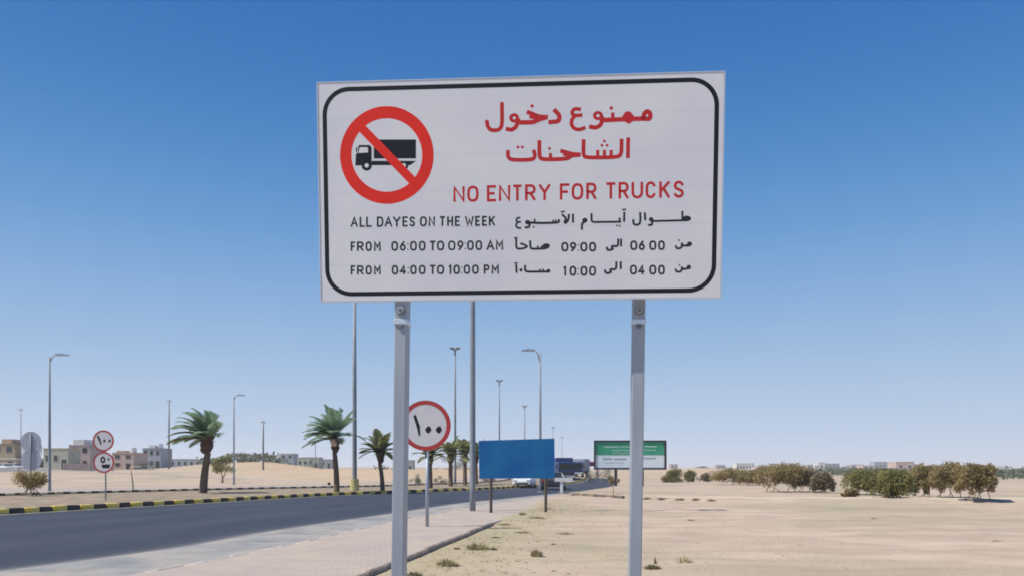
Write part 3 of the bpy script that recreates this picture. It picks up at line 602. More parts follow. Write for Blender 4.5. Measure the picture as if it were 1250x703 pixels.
# ------------------------------------------------------------------ round signs
def disc(parent, cz, r, kind, pole_y, back=False):
    s = 1 if not back else -1
    g = G().tube([(0, -.03 * s, cz), (0, -.018 * s, cz)], r, 48); d = g.obj('sign_disc', M['signwhite'] if not back else M['galv'], parent); return d
def ringmesh(parent, cz, ro, ri, y, m):
    n = 48; v = [(q * math.cos(2 * math.pi * i / n), y, cz + q * math.sin(2 * math.pi * i / n)) for q in (ro, ri) for i in range(n)]
    return meshobj('red_ring', v, [(i, (i + 1) % n, n + (i + 1) % n, n + i) for i in range(n)], m, parent)
def round_sign(px, py, discs, h_top_px, label, rot=0, prints=None, poler=.04, group=None):
    p = flat(px, py); D = p.y; root = empty('speed_limit_sign', p, label=label, cat='traffic sign', group=group)
    G().tube([(0, 0, -.1), (0, 0, zof(h_top_px, D))], poler, 10).obj('pole', M['galv'], root, True)
    G().bbox(-poler * 2, poler * 2, -poler * 2, poler * 2, 0, .05 if D < 25 else .02, .01).obj('base_plate', M['rust'], root)
    for i, (cx_, cy_, r, ri) in enumerate(discs):
        ox = (cx_ - px) * D / FPX; cz = zof(cy_, D); rr = r * D / FPX; rri = ri * D / FPX
        g = G().tube([(ox, -poler - .032, cz), (ox, -poler - .018, cz)], rr, 48); d = g.obj('sign_disc', M['signwhite'], root)
        G().bbox(ox - .12, ox + .12, -poler - .0175, poler + .01, cz - .03, cz + .03, .004).obj('bracket', M['galv_dark'], root)
        n = 48; yy = -poler - .0345
        v = [(ox + q * math.cos(2 * math.pi * k / n), yy, cz + q * math.sin(2 * math.pi * k / n)) for q in (rr, rri) for k in range(n)]
        meshobj('red_ring', v, [(k, (k + 1) % n, n + (k + 1) % n, n + k) for k in range(n)], M['signred'], d)
        pp = Print(Matrix.Translation(p), yy + .0005); pp.pxm = D / FPX
        prints[i](pp); pp.build(d, {'k': ('black_figures', M['ink']), 'w': ('white_figures', M['signwhite'])})
    return root
def p100(pp):
    pp.poly(('k', 'black_figure', [GID.__setitem__(0, GID[0] + 1), GID[0]][1]), [(504.5, 507.5), (507.5, 505.5), (510, 513), (512.5, 520), (513, 531.5), (511, 531.5), (509, 522)])
    for x in (522.8, 535.6): pp.poly(('k', 'black_figure', [GID.__setitem__(0, GID[0] + 1), GID[0]][1]), [(x - 4, 524), (x - 1, 520.2), (x + 2, 520), (x + 4, 524.5), (x + 1, 528.5), (x - 2, 528)])
def q100(pp):
    pp.poly(('k', 'black_figure', [GID.__setitem__(0, GID[0] + 1), GID[0]][1]), [(117.8, 531.8), (120, 531), (122.5, 535.5), (124, 542.5), (122.4, 542.5), (120.5, 537)])
    for x in (127.3, 133.8): pp.ell(('k', 'black_figure', [GID.__setitem__(0, GID[0] + 1), GID[0]][1]), (x, 537.8), 1.5, 1.8, 8)
def q50(pp):
    pp.ring(('k', 'black_figure', [GID.__setitem__(0, GID[0] + 1), GID[0]][1]), (125.6, 560.8), (3.1, 4.1), (1.2, 1.8), 16); pp.ell(('k', 'black_figure', [GID.__setitem__(0, GID[0] + 1), GID[0]][1]), (132.6, 560.3), 1.3, 1.5, 8)
    pp.poly(('k', 'black_figure', [GID.__setitem__(0, GID[0] + 1), GID[0]][1]), [(124, 566.6), (133.6, 566.2), (134.5, 567.8), (133.2, 571), (126, 571), (124.2, 569.2)])
round_sign(521.5, 646, [(520, 519.3, 30.6, 25.4)], 547, 'single red ringed Arabic 100 speed limit sign on pole standing on the pavement', prints=[p100], poler=.045)
round_sign(129, 613.5, [(127, 537.8, 12.9, 10.9), (127.4, 564, 12.9, 10.9)], 530, 'pair of stacked red ringed speed limit discs on one pole in the median', prints=[q100, q50], poler=.035)
# sign seen from behind, left
D = 52; p = at(37.5, D); p.z = .12; root = empty('twin_disc_sign', p, label='grey backs of two stacked signs on one pole beside the golden bush', cat='traffic sign')
s_ = D / FPX; rel = lambda py: zof(py, D) - p.z
G().tube([(0, 0, -.2), (0, 0, rel(530))], .045, 10).obj('pole', M['galv_dark'], root, True)
G().tube([(-.02, .05, rel(539)), (-.02, .065, rel(539))], 12.6 * s_, 40).obj('sign_disc', M['galv'], root)
G().tube([(-.02, .07, rel(561)), (-.02, .085, rel(561))], 12.6 * s_, 40).obj('sign_disc', M['galv'], root)
G().bbox(-.69, .69, .09, .11, rel(556), rel(543), .004).obj('white_plate', M['carwhite'], root)

# ------------------------------------------------------------------ blue panel sign
D = 25.3; pL, pR = flat(611.5, 630.5), flat(653.5, 625)
c = (pL + pR) / 2; root = empty('blue_sign', c, label='plain blue rectangular sign on two thin brown posts at the pavement edge', cat='sign')
ang = math.atan2(pR.y - pL.y, pR.x - pL.x) * .25
mw = Matrix.Translation(c) @ Matrix.Rotation(ang, 4, 'Z')
pp = Print(mw, -.05); q = [pp.loc(584.5, 537.5), pp.loc(676.8, 534.8), pp.loc(677.2, 583.2), pp.loc(585.2, 583.8)]
x0, x1 = (q[0][0] + q[3][0]) / 2, (q[1][0] + q[2][0]) / 2; z0, z1 = q[2][1], (q[0][1] + q[1][1]) / 2
root.rotation_euler = (0, 0, ang)
g = G(); v = [(q[3][0], q[3][1]), (q[2][0], q[2][1]), (q[1][0], q[1][1]), (q[0][0], q[0][1])]; g.prism(v, -.05, -.02); g.obj('sign_panel', M['blue'], root)
for zz in (z0 + .25, z1 - .3): G().bbox(x0 + .05, x1 - .05, -.0195, .012, zz - .03, zz + .03, .004).obj('rail', M['galv_dark'], root)
for P_ in (pL, pR):
    xx = (mw.inverted() @ P_).x; yy = (mw.inverted() @ P_).y * .0 + .045
    G().bbox(xx - .045, xx + .045, yy - .03, yy + .04, -.15, z1 - .15, .006).obj('post', M['rust'], root)

# ------------------------------------------------------------------ green and white billboard
D = 80.0; c = at(768.5, D); root = empty('billboard', c, label='green over white billboard with dark frame behind the right post', cat='billboard')
mw = Matrix.Translation(c); pp = Print(mw, -.06); pp.pxm = D / FPX; s_ = D / FPX
zz = lambda py: zof(py, D) - c.z; xx = lambda px: (px - 768.5) * s_
G().box(xx(726), xx(812), -.06, .0, zz(571), zz(538.5)).obj('board_back', M['bbwhite'], root)
g = G(); g.box(xx(727), xx(811.5), -.075, -.061, zz(555), zz(539)).obj('green_panel', M['green'], root)
g = G(); g.box(xx(725), xx(813.4), -.14, .06, zz(539.2), zz(537.2)); g.box(xx(725), xx(813.4), -.14, .06, zz(572.8), zz(570.6)); g.box(xx(725), xx(727), -.14, .06, zz(570.6), zz(539.2)); g.box(xx(810.8), xx(813.4), -.14, .06, zz(570.6), zz(539.2)); g.obj('frame', M['frame'], root)
pq = Print(mw, -.077); pq.pxm = s_
random.seed(3)
for (a, b, y, wd) in ((738, 756, 545.2, 1.3), (758, 778, 545, 1.0), (788, 802, 544.8, 1.4), (747, 775, 549.2, 1.0), (786, 800, 549, .9), (748, 778, 552.6, .9)):
    x = a
    while x < b: e = min(b, x + random.uniform(1.5, 4)); pq.line(('t', 'pale_lettering', (a, y)), [(x, y + random.uniform(-.3, .3)), ((x + e) / 2, y + random.uniform(-.6, .6)), (e, y)], wd * s_); x = e + .7
for (a, b, y, wd) in ((736, 747, 559.6, 1.2), (750, 764, 559.8, 1.3), (784, 800, 558.8, 1.1), (738, 762, 564.5, .5)):
    x = a
    while x < b: e = min(b, x + random.uniform(1.5, 4)); pq.line(('u', 'green_lettering', (a, y)), [(x, y), ((x + e) / 2, y + random.uniform(-.4, .4)), (e, y)], wd * s_); x = e + .6
pq.build(root, {'t': ('pale_lettering', M['bbtext']), 'u': ('green_lettering', M['bbtext2'])})
for px in (752, 784.5): G().box(xx(px) - .13, xx(px) + .13, .062, .3, -.2, zz(545)).obj('post', M['frame'], root)

# ------------------------------------------------------------------ lamp posts
def lamp_arm(px, D, H, side, arm, label, r=.11, base=0, group='street lamps with one arm', rise=.5):
    p = at(px, D); p.z += base; root = empty('street_lamp', p, label=label, cat='street lamp', group=group)
    G().tube([(0, 0, -.2), (0, 0, .5), (0, 0, H * .5), (0, 0, H)], [r, r, r * .8, r * .55], 10).obj('pole', M['pole'], root, True)
    G().tube([(0, 0, H - .75 * rise - .1), (side * arm * .3, 0, H - .12), (side * arm * .7, 0, H + rise * .25), (side * arm, 0, H + rise * .2)], [r * .4, r * .38, r * .34, r * .3], 8).obj('arm', M['pole'], root, True)
    g = G(); xa = side * arm; g.prism([(xa - side * .1, H + rise * .2 - .04), (xa + side * .85, H + rise * .2 - .03), (xa + side * .85, H + rise * .2 + .04), (xa + side * .3, H + rise * .2 + .13), (xa - side * .1, H + rise * .2 + .07)], -.14, .14)
    g.obj('lamp_head', M['galv'], root); G().bbox(-r * 1.7, r * 1.7, -r * 1.7, r * 1.7, 0, .06, .01).obj('base_plate', M['concrete'], root)
    return root
lamp_arm(60.5, 57, 9.9, 1, .55, 'single arm street lamp behind the golden bush, leftmost lamp', base=0)
lamp_arm(285.5, 88, 10.0, 1, .45, 'slim single arm street lamp just right of the largest palm')
lamp_arm(659.5, 56, 10.0, -1, .5, 'single arm street lamp rising behind the right end of the blue sign', rise=.9)
def tall(px, D, H, label, r, base=.1, yellow=False, group='tall twin-head lamp poles'):
    p = at(px, D); p.z += base; root = empty('street_lamp', p, label=label, cat='street lamp', group=group)
    G().tube([(0, 0, -.25), (0, 0, 1), (0, 0, H * .5), (0, 0, H)], [r, r, r * .85, r * .6], 12).obj('pole', M['pole'], root, True)
    for s in (-1, 1):
        a = G().tube([(0, 0, H - .25), (s * .3, 0, H - .02)], .04, 6).obj('arm', M['pole'], root)
        G().bbox(s * .3 - .22, s * .3 + .22, -.3, .3, H - .02, H + .14, .03).obj('lamp_head', M['galv_dark'], a)
    if yellow:
        G().tube([(0, 0, -.2), (0, 0, .85)], [r * 1.9, r * 1.75], 14).obj('base_sleeve', mat('sleeve_yellow', (.50, .43, .16), .8, (.56, .50, .27), 4), root)
    else: G().bbox(-r * 1.8, r * 1.8, -r * 1.8, r * 1.8, -.02, .06, .01).obj('base_plate', M['concrete'], root)
    return root
tall(432.8, 55, 14.2, 'tall lamp pole with yellow base sleeve between two palms', .17, .12, True)
tall(577, 27.6, 14.2, 'tall lamp pole on the pavement just left of the blue sign', .105, .0)
tall(555.5, 80, 14, 'tall lamp pole in median right of the 100 sign', .14)
tall(609.5, 115, 14, 'tall lamp pole above left part of the blue sign', .14)
tall(640.5, 151, 14, 'tall lamp pole above middle of the blue sign', .14)
tall(675, 228, 14, 'faint distant lamp pole above right end of blue sign', .14)
tall(686, 300, 14, 'faintest farthest lamp pole just right of the blue sign', .14)
def utility(px, D, ytop, label, r=.13):
    p = at(px, D); H = zof(ytop, D) - p.z; root = empty('utility_pole', p, label=label, cat='utility pole', group='utility poles on the left')
    G().tube([(0, 0, -.3), (0, 0, H)], [r, r * .7], 8).obj('pole', M['galv_dark'], root, True)
    G().box(-.5, .5, -.06, .06, H - .45, H - .32).obj('crossarm', M['galv_dark'], root)
    for k in (-.42, 0, .42): G().tube([(k, 0, H - .32), (k, 0, H - .1)], .045, 6).obj('insulator', M['concrete'], root)
utility(206.3, 172, 487.5, 'thick utility pole left of the largest palm', .22)
utility(321.3, 150, 513, 'utility pole standing alone between the two largest palms', .2)
utility(25.5, 175, 498, 'thin utility pole left of the twin sign backs', .1)
utility(385, 230, 528, 'faint distant utility pole behind the second palm', .12)
# small posts
p = flat(163, 602); root = empty('bent_post', p, label='thin leaning post with short top arm beyond the median', cat='post')
D = p.y; G().tube([(0, 0, -.1), (-.06, 0, zof(585, D) * .8), (-.22, 0, zof(570, D))], .05, 8).obj('pole', M['bark'], root, True)
G().tube([(-.22, 0, zof(570, D)), (.5, 0, zof(569.5, D) + .02)], .035, 6).obj('arm', M['pale'], root)
p = flat(685.5, 603.5); root = empty('marker_board', p, label='small pale T-shaped board on post where the side track kerb begins', cat='marker post')
D = p.y; G().bbox(-.09, .09, -.07, .07, -.1, zof(586.2, D), .01).obj('post', M['carwhite'], root)
G().bbox(-.45, .72, -.11, -.0705, zof(587.5, D), zof(582.8, D), .01).obj('board', M['signwhite'], root)

# ------------------------------------------------------------------ palms
def palm(px, py, ytop, D=None, crown=2.0, nf=26, lean=0, label='', mfr='frond', tr=.2, boot=.34, wind=.55, yb=None, seed=1, droop=1.0, base=.12):
    rnd = random.Random(seed); p = flat(px, py, base) if D is None else at(px, D); D = p.y; s_ = D / FPX
    root = empty('palm_tree', p, label=label, cat='palm tree', group='date palms along the median')
    Ht = zof(ytop, D) - p.z; H = yb if yb else Ht * .62
    pts = []; rad = []; n = 26
    for i in range(n + 1):
        t = i / n; pts.append((lean * t * t, .05 * math.sin(t * 3), -.15 + t * (H * .72 + .15))); rad.append((tr * (1.15 - .3 * t)) * (1 + .07 * (i % 2)))
    G().tube(pts, rad, 12).obj('trunk', M['trunk'], root, True)
    g = G(); c0 = Vector((lean * .52, 0, H * .70)); top = Vector((lean, 0, H))
    g.tube([c0, c0.lerp(top, .25), c0.lerp(top, .6), top], [tr * .9, boot * .85, boot, boot * .55], 12)
    for k in range(46):   # old frond stubs
        t = rnd.uniform(.05, .95); a = rnd.uniform(0, 6.28); q = c0.lerp(top, t); r = boot * (.75 + .2 * t); d = Vector((math.cos(a), math.sin(a), 0))
        g.tube([q + d * r * .8, q + d * (r + rnd.uniform(.05, .12)) + Vector((0, 0, rnd.uniform(.12, .28)))], [.05, .025], 5)
    g.obj('frond_bases', M['boots'], root)
    for k in range(nf):
        az = k * 2.39996 + rnd.uniform(-.2, .2); el = R(78) * (1 - k / nf) ** .8 + R(-12) + rnd.uniform(-.1, .1)
        L = crown * rnd.uniform(.88, 1.12); d = Vector((math.cos(az) * math.cos(el), math.sin(az) * math.cos(el), math.sin(el)))
        d = (d + Vector((-wind * .62, 0, .22 * wind))).normalized()
        q = top + Vector((0, 0, rnd.uniform(-.25, .08))); g = G(); pos = []; seg = 14
        for i in range(seg + 1):
            pos.append(q.copy()); q = q + d * (L / seg); t = i / seg
            d = (d + Vector((-wind * .10 * (.4 + t), 0, -.085 * droop * (.35 + t * 1.1)))).normalized()
        g.tube(pos, [.028 * (1 - .85 * i / seg) for i in range(seg + 1)], 4)
        for i in range(3, seg * 5):
            t = i / (seg * 5); f_ = t * seg; i0 = min(int(f_), seg - 1); a = pos[i0].lerp(pos[i0 + 1], f_ - i0); dd = (pos[i0 + 1] - pos[i0]).normalized()
            side = dd.cross(Vector((0, 0, 1))); side = side.normalized() if side.length > .05 else Vector((0, 1, 0)); upv = side.cross(dd)
            ll = L * .31 * math.sin(math.pi * min(1, .12 + t * .88)) ** .7 * rnd.uniform(.8, 1.1)
            for sg in (-1, 1):
                e = a + (dd * .75 + side * sg * .8 + upv * .22 + Vector((-wind * .4, 0, -.28))).normalized() * ll
                mid = a.lerp(e, .5) + upv * .05; wv = dd * (.015 + .004 * crown)
                g.add([a - wv, a + wv, mid + wv * 1.1, e, mid - wv * 1.1], [(0, 1, 2, 4), (4, 2, 3)])
        old = k > nf * .94
        g.obj('frond', M['frond_dry'] if (old and mfr == 'frond' and k % 2) else M[mfr], root)
    return root
palm(248, 601.5, 492, crown=2.3, nf=42, lean=.30, label='largest windswept date palm, farthest left of the palms', tr=.22, boot=.40, wind=.95, seed=4, yb=3.55)
palm(411, 600.5, 505, crown=2.1, nf=40, lean=-.15, label='windswept date palm just left of the tall yellow-based pole', tr=.17, boot=.27, wind=.6, seed=8, yb=3.75)
palm(467, 600, 528, crown=1.55, nf=26, lean=-.2, label='olive green date palm between yellow-based pole and left sign post', mfr='frond_olive', tr=.14, boot=.24, wind=.1, seed=12, yb=2.75, droop=.8)
palm(524.5, 595.8, 545, crown=1.5, nf=24, label='olive date palm behind the pole of the 100 sign', mfr='frond_olive', tr=.22, boot=.30, wind=0, seed=15, yb=2.7, droop=.9)
palm(550, 593.2, 546, crown=1.9, nf=24, label='dark olive date palm right of the 100 sign pole', mfr='frond_olive', tr=.2, boot=.32, wind=.1, seed=19, yb=3.0, droop=.8)
palm(567.5, 591.8, 545, crown=1.9, nf=24, label='date palm partly behind the tall pole beside the blue sign', mfr='frond_olive', tr=.2, boot=.3, wind=0, seed=23, yb=3.3, droop=.8)
palm(581, 590.8, 548, crown=1.8, nf=22, label='date palm mostly hidden behind the blue sign', mfr='frond_olive', tr=.2, boot=.3, wind=0, seed=27, yb=3.2, droop=.8)

# ------------------------------------------------------------------ leafy trees and shrubs
def leaves(clumps, size, rnd):
    v = []; f = []
    for (c, r, n) in clumps:
        c = Vector(c)
        for _ in range(n):
            d = Vector((rnd.gauss(0, 1), rnd.gauss(0, 1), rnd.gauss(0, 1))).normalized() * (rnd.random() ** .45)
            q = c + Vector((d.x * r[0], d.y * r[1], d.z * r[2])); a = Vector((rnd.gauss(0, 1), rnd.gauss(0, 1), rnd.gauss(0, .7))).normalized(); b = a.cross(Vector((rnd.gauss(0, 1), rnd.gauss(0, 1), rnd.gauss(0, 1)))).normalized()
            s = size * rnd.uniform(.6, 1.3); k = len(v); v += [q - a * s, q + b * s * .45, q + a * s, q - b * s * .45]; f.append((k, k + 1, k + 2, k + 3))
    return v, f
def bush_tree(name, p, w, h, label, m='leaf_olive', seed=1, trunks=3, clear=.3, group=None, cat='tree', n=11, dens=150, size=None, skirt=False, ragged=1.0, tw=1.0):
    rnd = random.Random(seed); root = empty(name, p, label=label, cat=cat, group=group)
    cl = []; g = G()
    for k in range(n):
        a = rnd.uniform(0, 6.28); rr = rnd.random() ** .5; x = math.cos(a) * rr * w * .36; y = math.sin(a) * rr * w * .3
        top = h * (1 - .35 * (abs(x) / (w * .5)) ** 2) ; z = rnd.uniform(h * (clear + .12), top * .86)
        r = w * rnd.uniform(.14, .22); cl.append(((x, y, z), (r, r, min(r * 1.1, h * .24) * rnd.uniform(.8, 1.15)), dens))
        if rnd.random() < .45 * ragged: cl.append(((x * 1.25, y * 1.2, z + rnd.uniform(-.05, .12) * h), (r * .45, r * .45, r * .5), dens // 5))
    if skirt:
        for k in range(7): x = (-.44 + .88 * k / 6 + rnd.uniform(-.05, .05)) * w; cl.append(((x, rnd.uniform(-.2, .2) * w, h * (clear * .45 + rnd.uniform(.08, .34))), (w * .10, w * .1, h * .17), dens // 2))
    v, f = leaves(cl, size or w * .028, rnd)
    for k in range(trunks):
        b = Vector((rnd.uniform(-.06, .06) * w * (k > 0) + (k - (trunks - 1) / 2) * w * .13, rnd.uniform(-.08, .08) * w, -.1)); e = Vector(rnd.choice(cl)[0]); mid = b.lerp(e, .5) + Vector((rnd.uniform(-.04, .04) * w, 0, h * .05))
        g.tube([b, mid, e], [h * .022 * tw, h * .015 * tw, h * .007 * tw], 6)
        for _ in range(2): e2 = Vector(rnd.choice(cl)[0]); g.tube([mid, mid.lerp(e2, .6) + Vector((0, 0, .03 * h)), e2], [h * .012, h * .008, h * .004], 5)
    g.obj('trunk', M['bark'], root, True)
    meshobj('crown', v, f, M[m], root); return root
TG = 'desert trees and shrubs on the right'
for i, (px, py, wpx, ytop, m, lab, tr, cl_) in enumerate([
    (820, 588.5, 24, 571.5, 'leaf_green', 'round green shrub directly right of the billboard', 2, .02),
    (842, 588, 17, 573, 'leaf_green', 'small round green shrub, second right of the billboard', 2, .02),
    (862, 587.5, 15, 577.5, 'leaf_brown', 'low grey brown bush between green shrubs and first tree row', 1, .02),
    (893, 591, 42, 571, 'leaf_olive', 'brown olive tree with drooping crown, leftmost of the larger trees', 4, .22),
    (918, 592, 30, 572.5, 'leaf_olive', 'squat brown tree tucked left of the tallest middle tree', 3, .25),
    (953, 600, 50, 564.5, 'leaf_olive', 'tallest dome shaped olive tree in the left clump', 5, .35),
    (985, 600, 38, 572, 'leaf_brown', 'greyish brown tree between dome shaped tree and gap', 4, .3),
    (1004, 601, 24, 577, 'leaf_brown', 'small drooping brown tree at right end of the left clump', 3, .2),
    (1038, 606, 14, 596, 'leaf_olive', 'tiny dark shrub in the gap below the green tree', 1, .02),
    (1056, 604, 42, 571, 'leaf_green', 'bright green spreading tree right of the gap', 3, .22),
    (1091, 607.5, 40, 572.5, 'leaf_green', 'bright green tree with thin pale trunk and drooping sides', 2, .12),
    (1130, 606, 30, 566, 'leaf_olive', 'narrow olive tree at left end of the rightmost clump', 3, .3),
    (1158, 607, 46, 565.5, 'leaf_olive', 'wide brown olive tree in the middle of the rightmost clump', 5, .38),
    (1190, 608.5, 42, 565, 'leaf_olive', 'large olive tree with leaning trunks at right end of rightmost clump', 5, .36)]):
    p = place(px, py); s_ = p.y / FPX; bush_tree('desert_tree' if wpx > 20 and i > 2 else 'shrub', p, wpx * s_ * (1.34 if i > 2 else 1.1), (py - ytop) * s_ * (1.0 if i > 2 else 1.04), lab, m, 40 + i, tr, cl_, TG, 'tree' if wpx > 20 and i > 2 else 'shrub', n=30, dens=260, skirt=True, size=.075 if wpx > 20 else .06, tw=.55)
# small round tree under the billboard, golden bush, others
p = flat(749, 602.5); bush_tree('small_tree', p, 19 * p.y / FPX, (602.5 - 576) * p.y / FPX, 'small round grey tree with bare trunk under the billboard', 'leaf_brown', 71, 1, .45, cat='tree', n=7, dens=130, size=.05)
p = flat(36, 605, .12); r_ = bush_tree('dry_bush', p, 46 * p.y / FPX, 30 * p.y / FPX, 'golden dry bush with bare stems at left edge of median', 'leaf_gold', 72, 6, .3, cat='bush', n=20, dens=170, size=.055)
p = at(272, 105); bush_tree('leafy_tree', p, 3.3, 4.3, 'yellow green tree peeping out behind the largest palm', 'leaf_green', 73, 2, .25, cat='tree', n=14, dens=170, size=.11)
for i, (px, D, w, h, m, lab) in enumerate([
    (300, 190, 14, 2.2, 'leaf_dark', 'low dark hedge left of the middle utility pole'), (328, 185, 8, 2.0, 'leaf_dark', 'low dark hedge around the foot of the middle utility pole'),
    (383, 175, 3.5, 2.4, 'leaf_dark', 'dark round bush left of the second palm trunk'), (345, 210, 6, 2.5, 'leaf_dark', 'blue green tree beyond sand bank'),
    (537, 82, 1.6, 1.1, 'leaf_brown', 'small brown bush between the palms right of the 100 sign'), (508, 84, 1.9, 1.3, 'leaf_dark', 'dark green bush seen just right of the left post'),
    (182, 160, 4.5, 1.7, 'leaf_dark', 'dark scrub left of the thick utility pole'), (560, 125, 6, 2.2, 'leaf_dark', 'grey green bush behind the palms near the blue sign'),
    (722, 105, 2.2, 2.0, 'leaf_dark', 'dark green tree under the maroon canopy'), (733, 100, 4, 2.1, 'leaf_dark', 'low green bush at the left foot of the billboard'),
    (590, 100, 2.2, 1.1, 'leaf_brown', 'low brown bush below left corner of the blue sign'), (598, 104, 2.0, 1.0, 'leaf_dark', 'low dark bush second from left corner under blue sign')]):
    bush_tree('shrub', at(px, D), w, h, lab, m, 80 + i, 2, .02, cat='bush', n=10, dens=110, size=.05 * max(1, w / 3))
# dry tufts on the sand
def tuft(px, py, wpx, hpx, label, m='tuft', seed=1, n=150):
    rnd = random.Random(seed); p = place(px, py); s_ = p.y / FPX; w, h = wpx * s_ / 2, hpx * s_; v = []; f = []
    for _ in range(n):
        a = rnd.uniform(0, 6.28); r = rnd.random() ** .6; b = Vector((math.cos(a) * r * w * .75, math.sin(a) * r * w * .6, -.01)); out = Vector((math.cos(a), math.sin(a), 0)) * w * rnd.uniform(.1, .5)
        hh = h * rnd.uniform(.4, 1.0) * (1 - .5 * r); e = b + out + Vector((0, 0, hh)); wv = Vector((-math.sin(a), math.cos(a), 0)) * rnd.uniform(.004, .010)
        mid = b.lerp(e, .55) + Vector((0, 0, hh * .15)); k = len(v); v += [b - wv, b + wv, mid + wv * .8, mid - wv * .8, e]; f += [(k, k + 1, k + 2, k + 3), (k + 3, k + 2, k + 4)]
    o = meshobj('grass_tuft', v, f, M[m]); o.location = p; tag(o, label=label, cat='grass tuft', group='dry tufts on the sand')
tuft(583, 670, 36, 12, 'widest pale dry tuft close to the pavement edging', seed=1, n=300)
tuft(603, 671, 9, 6, 'small dark tuft at the right end of the widest tuft', 'tuft_dark', 2, 90)
tuft(546, 690, 32, 13, 'olive dry tuft nearest the left sign post', seed=3, n=280)
tuft(505, 702, 22, 8, 'dark tuft at bottom edge right of the left sign post', 'tuft_dark', 4, 160)
tuft(558, 670, 11, 5, 'little dark tuft beside the pavement edging', 'tuft_dark', 5, 80)
tuft(655, 679, 18, 14, 'upright pale dry tuft alone on the sand right of centre', seed=6, n=240)
tuft(796, 694, 24, 9, 'dark low weed right of the right sign post', 'tuft_dark', 7, 240)
tuft(800, 688, 5, 16, 'thin upright twig above the dark weed by the right post', 'tuft_dark', 8, 14)
tuft(605, 656, 17, 3, 'flat weed patch in front of the blue sign', 'tuft_dark', 9, 120)
tuft(638, 650, 26, 3, 'long flat dark strip drawn as a shadow below the blue sign', 'tuft_dark', 10, 160)  # shadow strip on the sand, imitated with flat dark blades
tuft(616, 640, 20, 3, 'flat weed patch at the foot of the left blue sign post', 'tuft_dark', 11, 140)
tuft(600, 632, 14, 3, 'flat weed patch left of the blue sign posts', 'tuft_dark', 12, 110)
tuft(655, 632, 26, 3.5, 'broad low dark patch drawn as the blue panel shadow at its right post', 'tuft_dark', 13, 200)  # dark blades stand in for the shadow cast by the blue panel
tuft(638, 628, 12, 5, 'dark clump between the two blue sign posts', 'tuft_dark', 14, 110)
tuft(668, 621, 14, 4, 'small reddish weed right of the blue sign post', 'tuft', 15, 90)
tuft(835, 686, 26, 12, 'faint thin pale tuft right of the dark weed', seed=16, n=60)
tuft(843, 635, 13, 3, 'short dark weed on open sand right of the billboard', 'tuft_dark', 17, 60)
tuft(690, 651, 26, 3, 'long low weed streak on sand right of centre', 'tuft_dark', 18, 120)
tuft(676, 664, 9, 3, 'tiny dark weed right of the upright tuft', 'tuft_dark', 19, 60)
tuft(1067, 633, 9, 3, 'tiny weed on the open sand below the green trees', 'tuft_dark', 20, 60)
tuft(1218, 660, 18, 2.5, 'faint weed streak on the sand at far right', 'tuft_dark', 21, 60)
tuft(676, 697, 8, 3, 'tiny dark weed near the bottom edge right of centre', 'tuft_dark', 22, 60)
LOC = ['first', 'second', 'third', 'fourth', 'fifth', 'sixth', 'seventh', 'eighth', 'ninth']
for i, (px, py, w_) in enumerate([(775, 608.6, 12), (790, 609.2, 14), (808, 609.6, 16), (830, 610, 17), (850, 610.2, 13), (868, 611.3, 14)]):
    tuft(px, py, w_, 4.5, LOC[i] + ' low bush along the side track edge counting right from the right post', 'tuft_dark', 30 + i, 170)

# ------------------------------------------------------------------ stones (uncountable)
rnd = random.Random(11); v = []; f = []
for _ in range(520):
    y = 10.5 + 26 * rnd.random() ** 1.3; ex = float(np.interp(y, [p_[1] for p_ in EDGE], [p_[0] for p_ in EDGE])); x = ex + .2 + abs(rnd.gauss(0, 1.0)) + (rnd.random() < .12) * rnd.uniform(0, 9)
    z = gz(x, y); r_ = rnd.uniform(.03, .10)
    for _k in range(9):
        a = rnd.uniform(0, 6.28); q = Vector((x + math.cos(a) * r_ * rnd.random(), y + math.sin(a) * r_ * rnd.random(), z - .005)); e = q + Vector((math.cos(a) * r_, math.sin(a) * r_, rnd.uniform(.015, .06))); w_ = Vector((-math.sin(a), math.cos(a), 0)) * .005
        k = len(v); v += [q - w_, q + w_, e]; f.append((k, k + 1, k + 2))
tag(meshobj('ground_cover', v, f, M['tuft']), 'sparse dry grass sprigs scattered along the pavement edge', 'ground cover', kind='stuff')
rnd = random.Random(5); g = G()
ico = [(0, 0, .8), (.9, 0, .1), (.3, .85, .15), (-.75, .5, .1), (-.7, -.55, .12), (.35, -.85, .1)]; icf = [(0, 1, 2), (0, 2, 3), (0, 3, 4), (0, 4, 5), (0, 5, 1)]
for _ in range(6500):
    y = 5 + 50 * rnd.random() ** 1.5; ex = float(np.interp(y, [p_[1] for p_ in EDGE], [p_[0] for p_ in EDGE])); x = ex + .15 + rnd.random() ** 1.3 * (y * .75 + 3)
    s = .006 + .022 * rnd.random() ** 4 + (.03 if rnd.random() < .006 else 0); z = gz(x, y); a = rnd.uniform(0, 6.28); ca, sa = math.cos(a), math.sin(a); e = rnd.uniform(.6, 1.4)
    g.add([(x + s * (q[0] * ca * e - q[1] * sa), y + s * (q[0] * sa * e + q[1] * ca), z + s * q[2] * .8 - .002) for q in ico], icf)
for _ in range(34):   # loose clusters of clods
    y = rnd.uniform(12, 42); ex = float(np.interp(y, [p_[1] for p_ in EDGE], [p_[0] for p_ in EDGE])); x = ex + 1 + rnd.random() * y * .7
    for _k in range(rnd.randint(8, 40)):
        xx_, yy_ = x + rnd.gauss(0, .5), y + rnd.gauss(0, .35); s = rnd.uniform(.008, .035) * rnd.random() + .006; z = gz(xx_, yy_); a = rnd.uniform(0, 6.28); ca, sa = math.cos(a), math.sin(a)
        g.add([(xx_ + s * (q[0] * ca - q[1] * sa), yy_ + s * (q[0] * sa + q[1] * ca), z + s * q[2] * .8 - .002) for q in ico], icf)
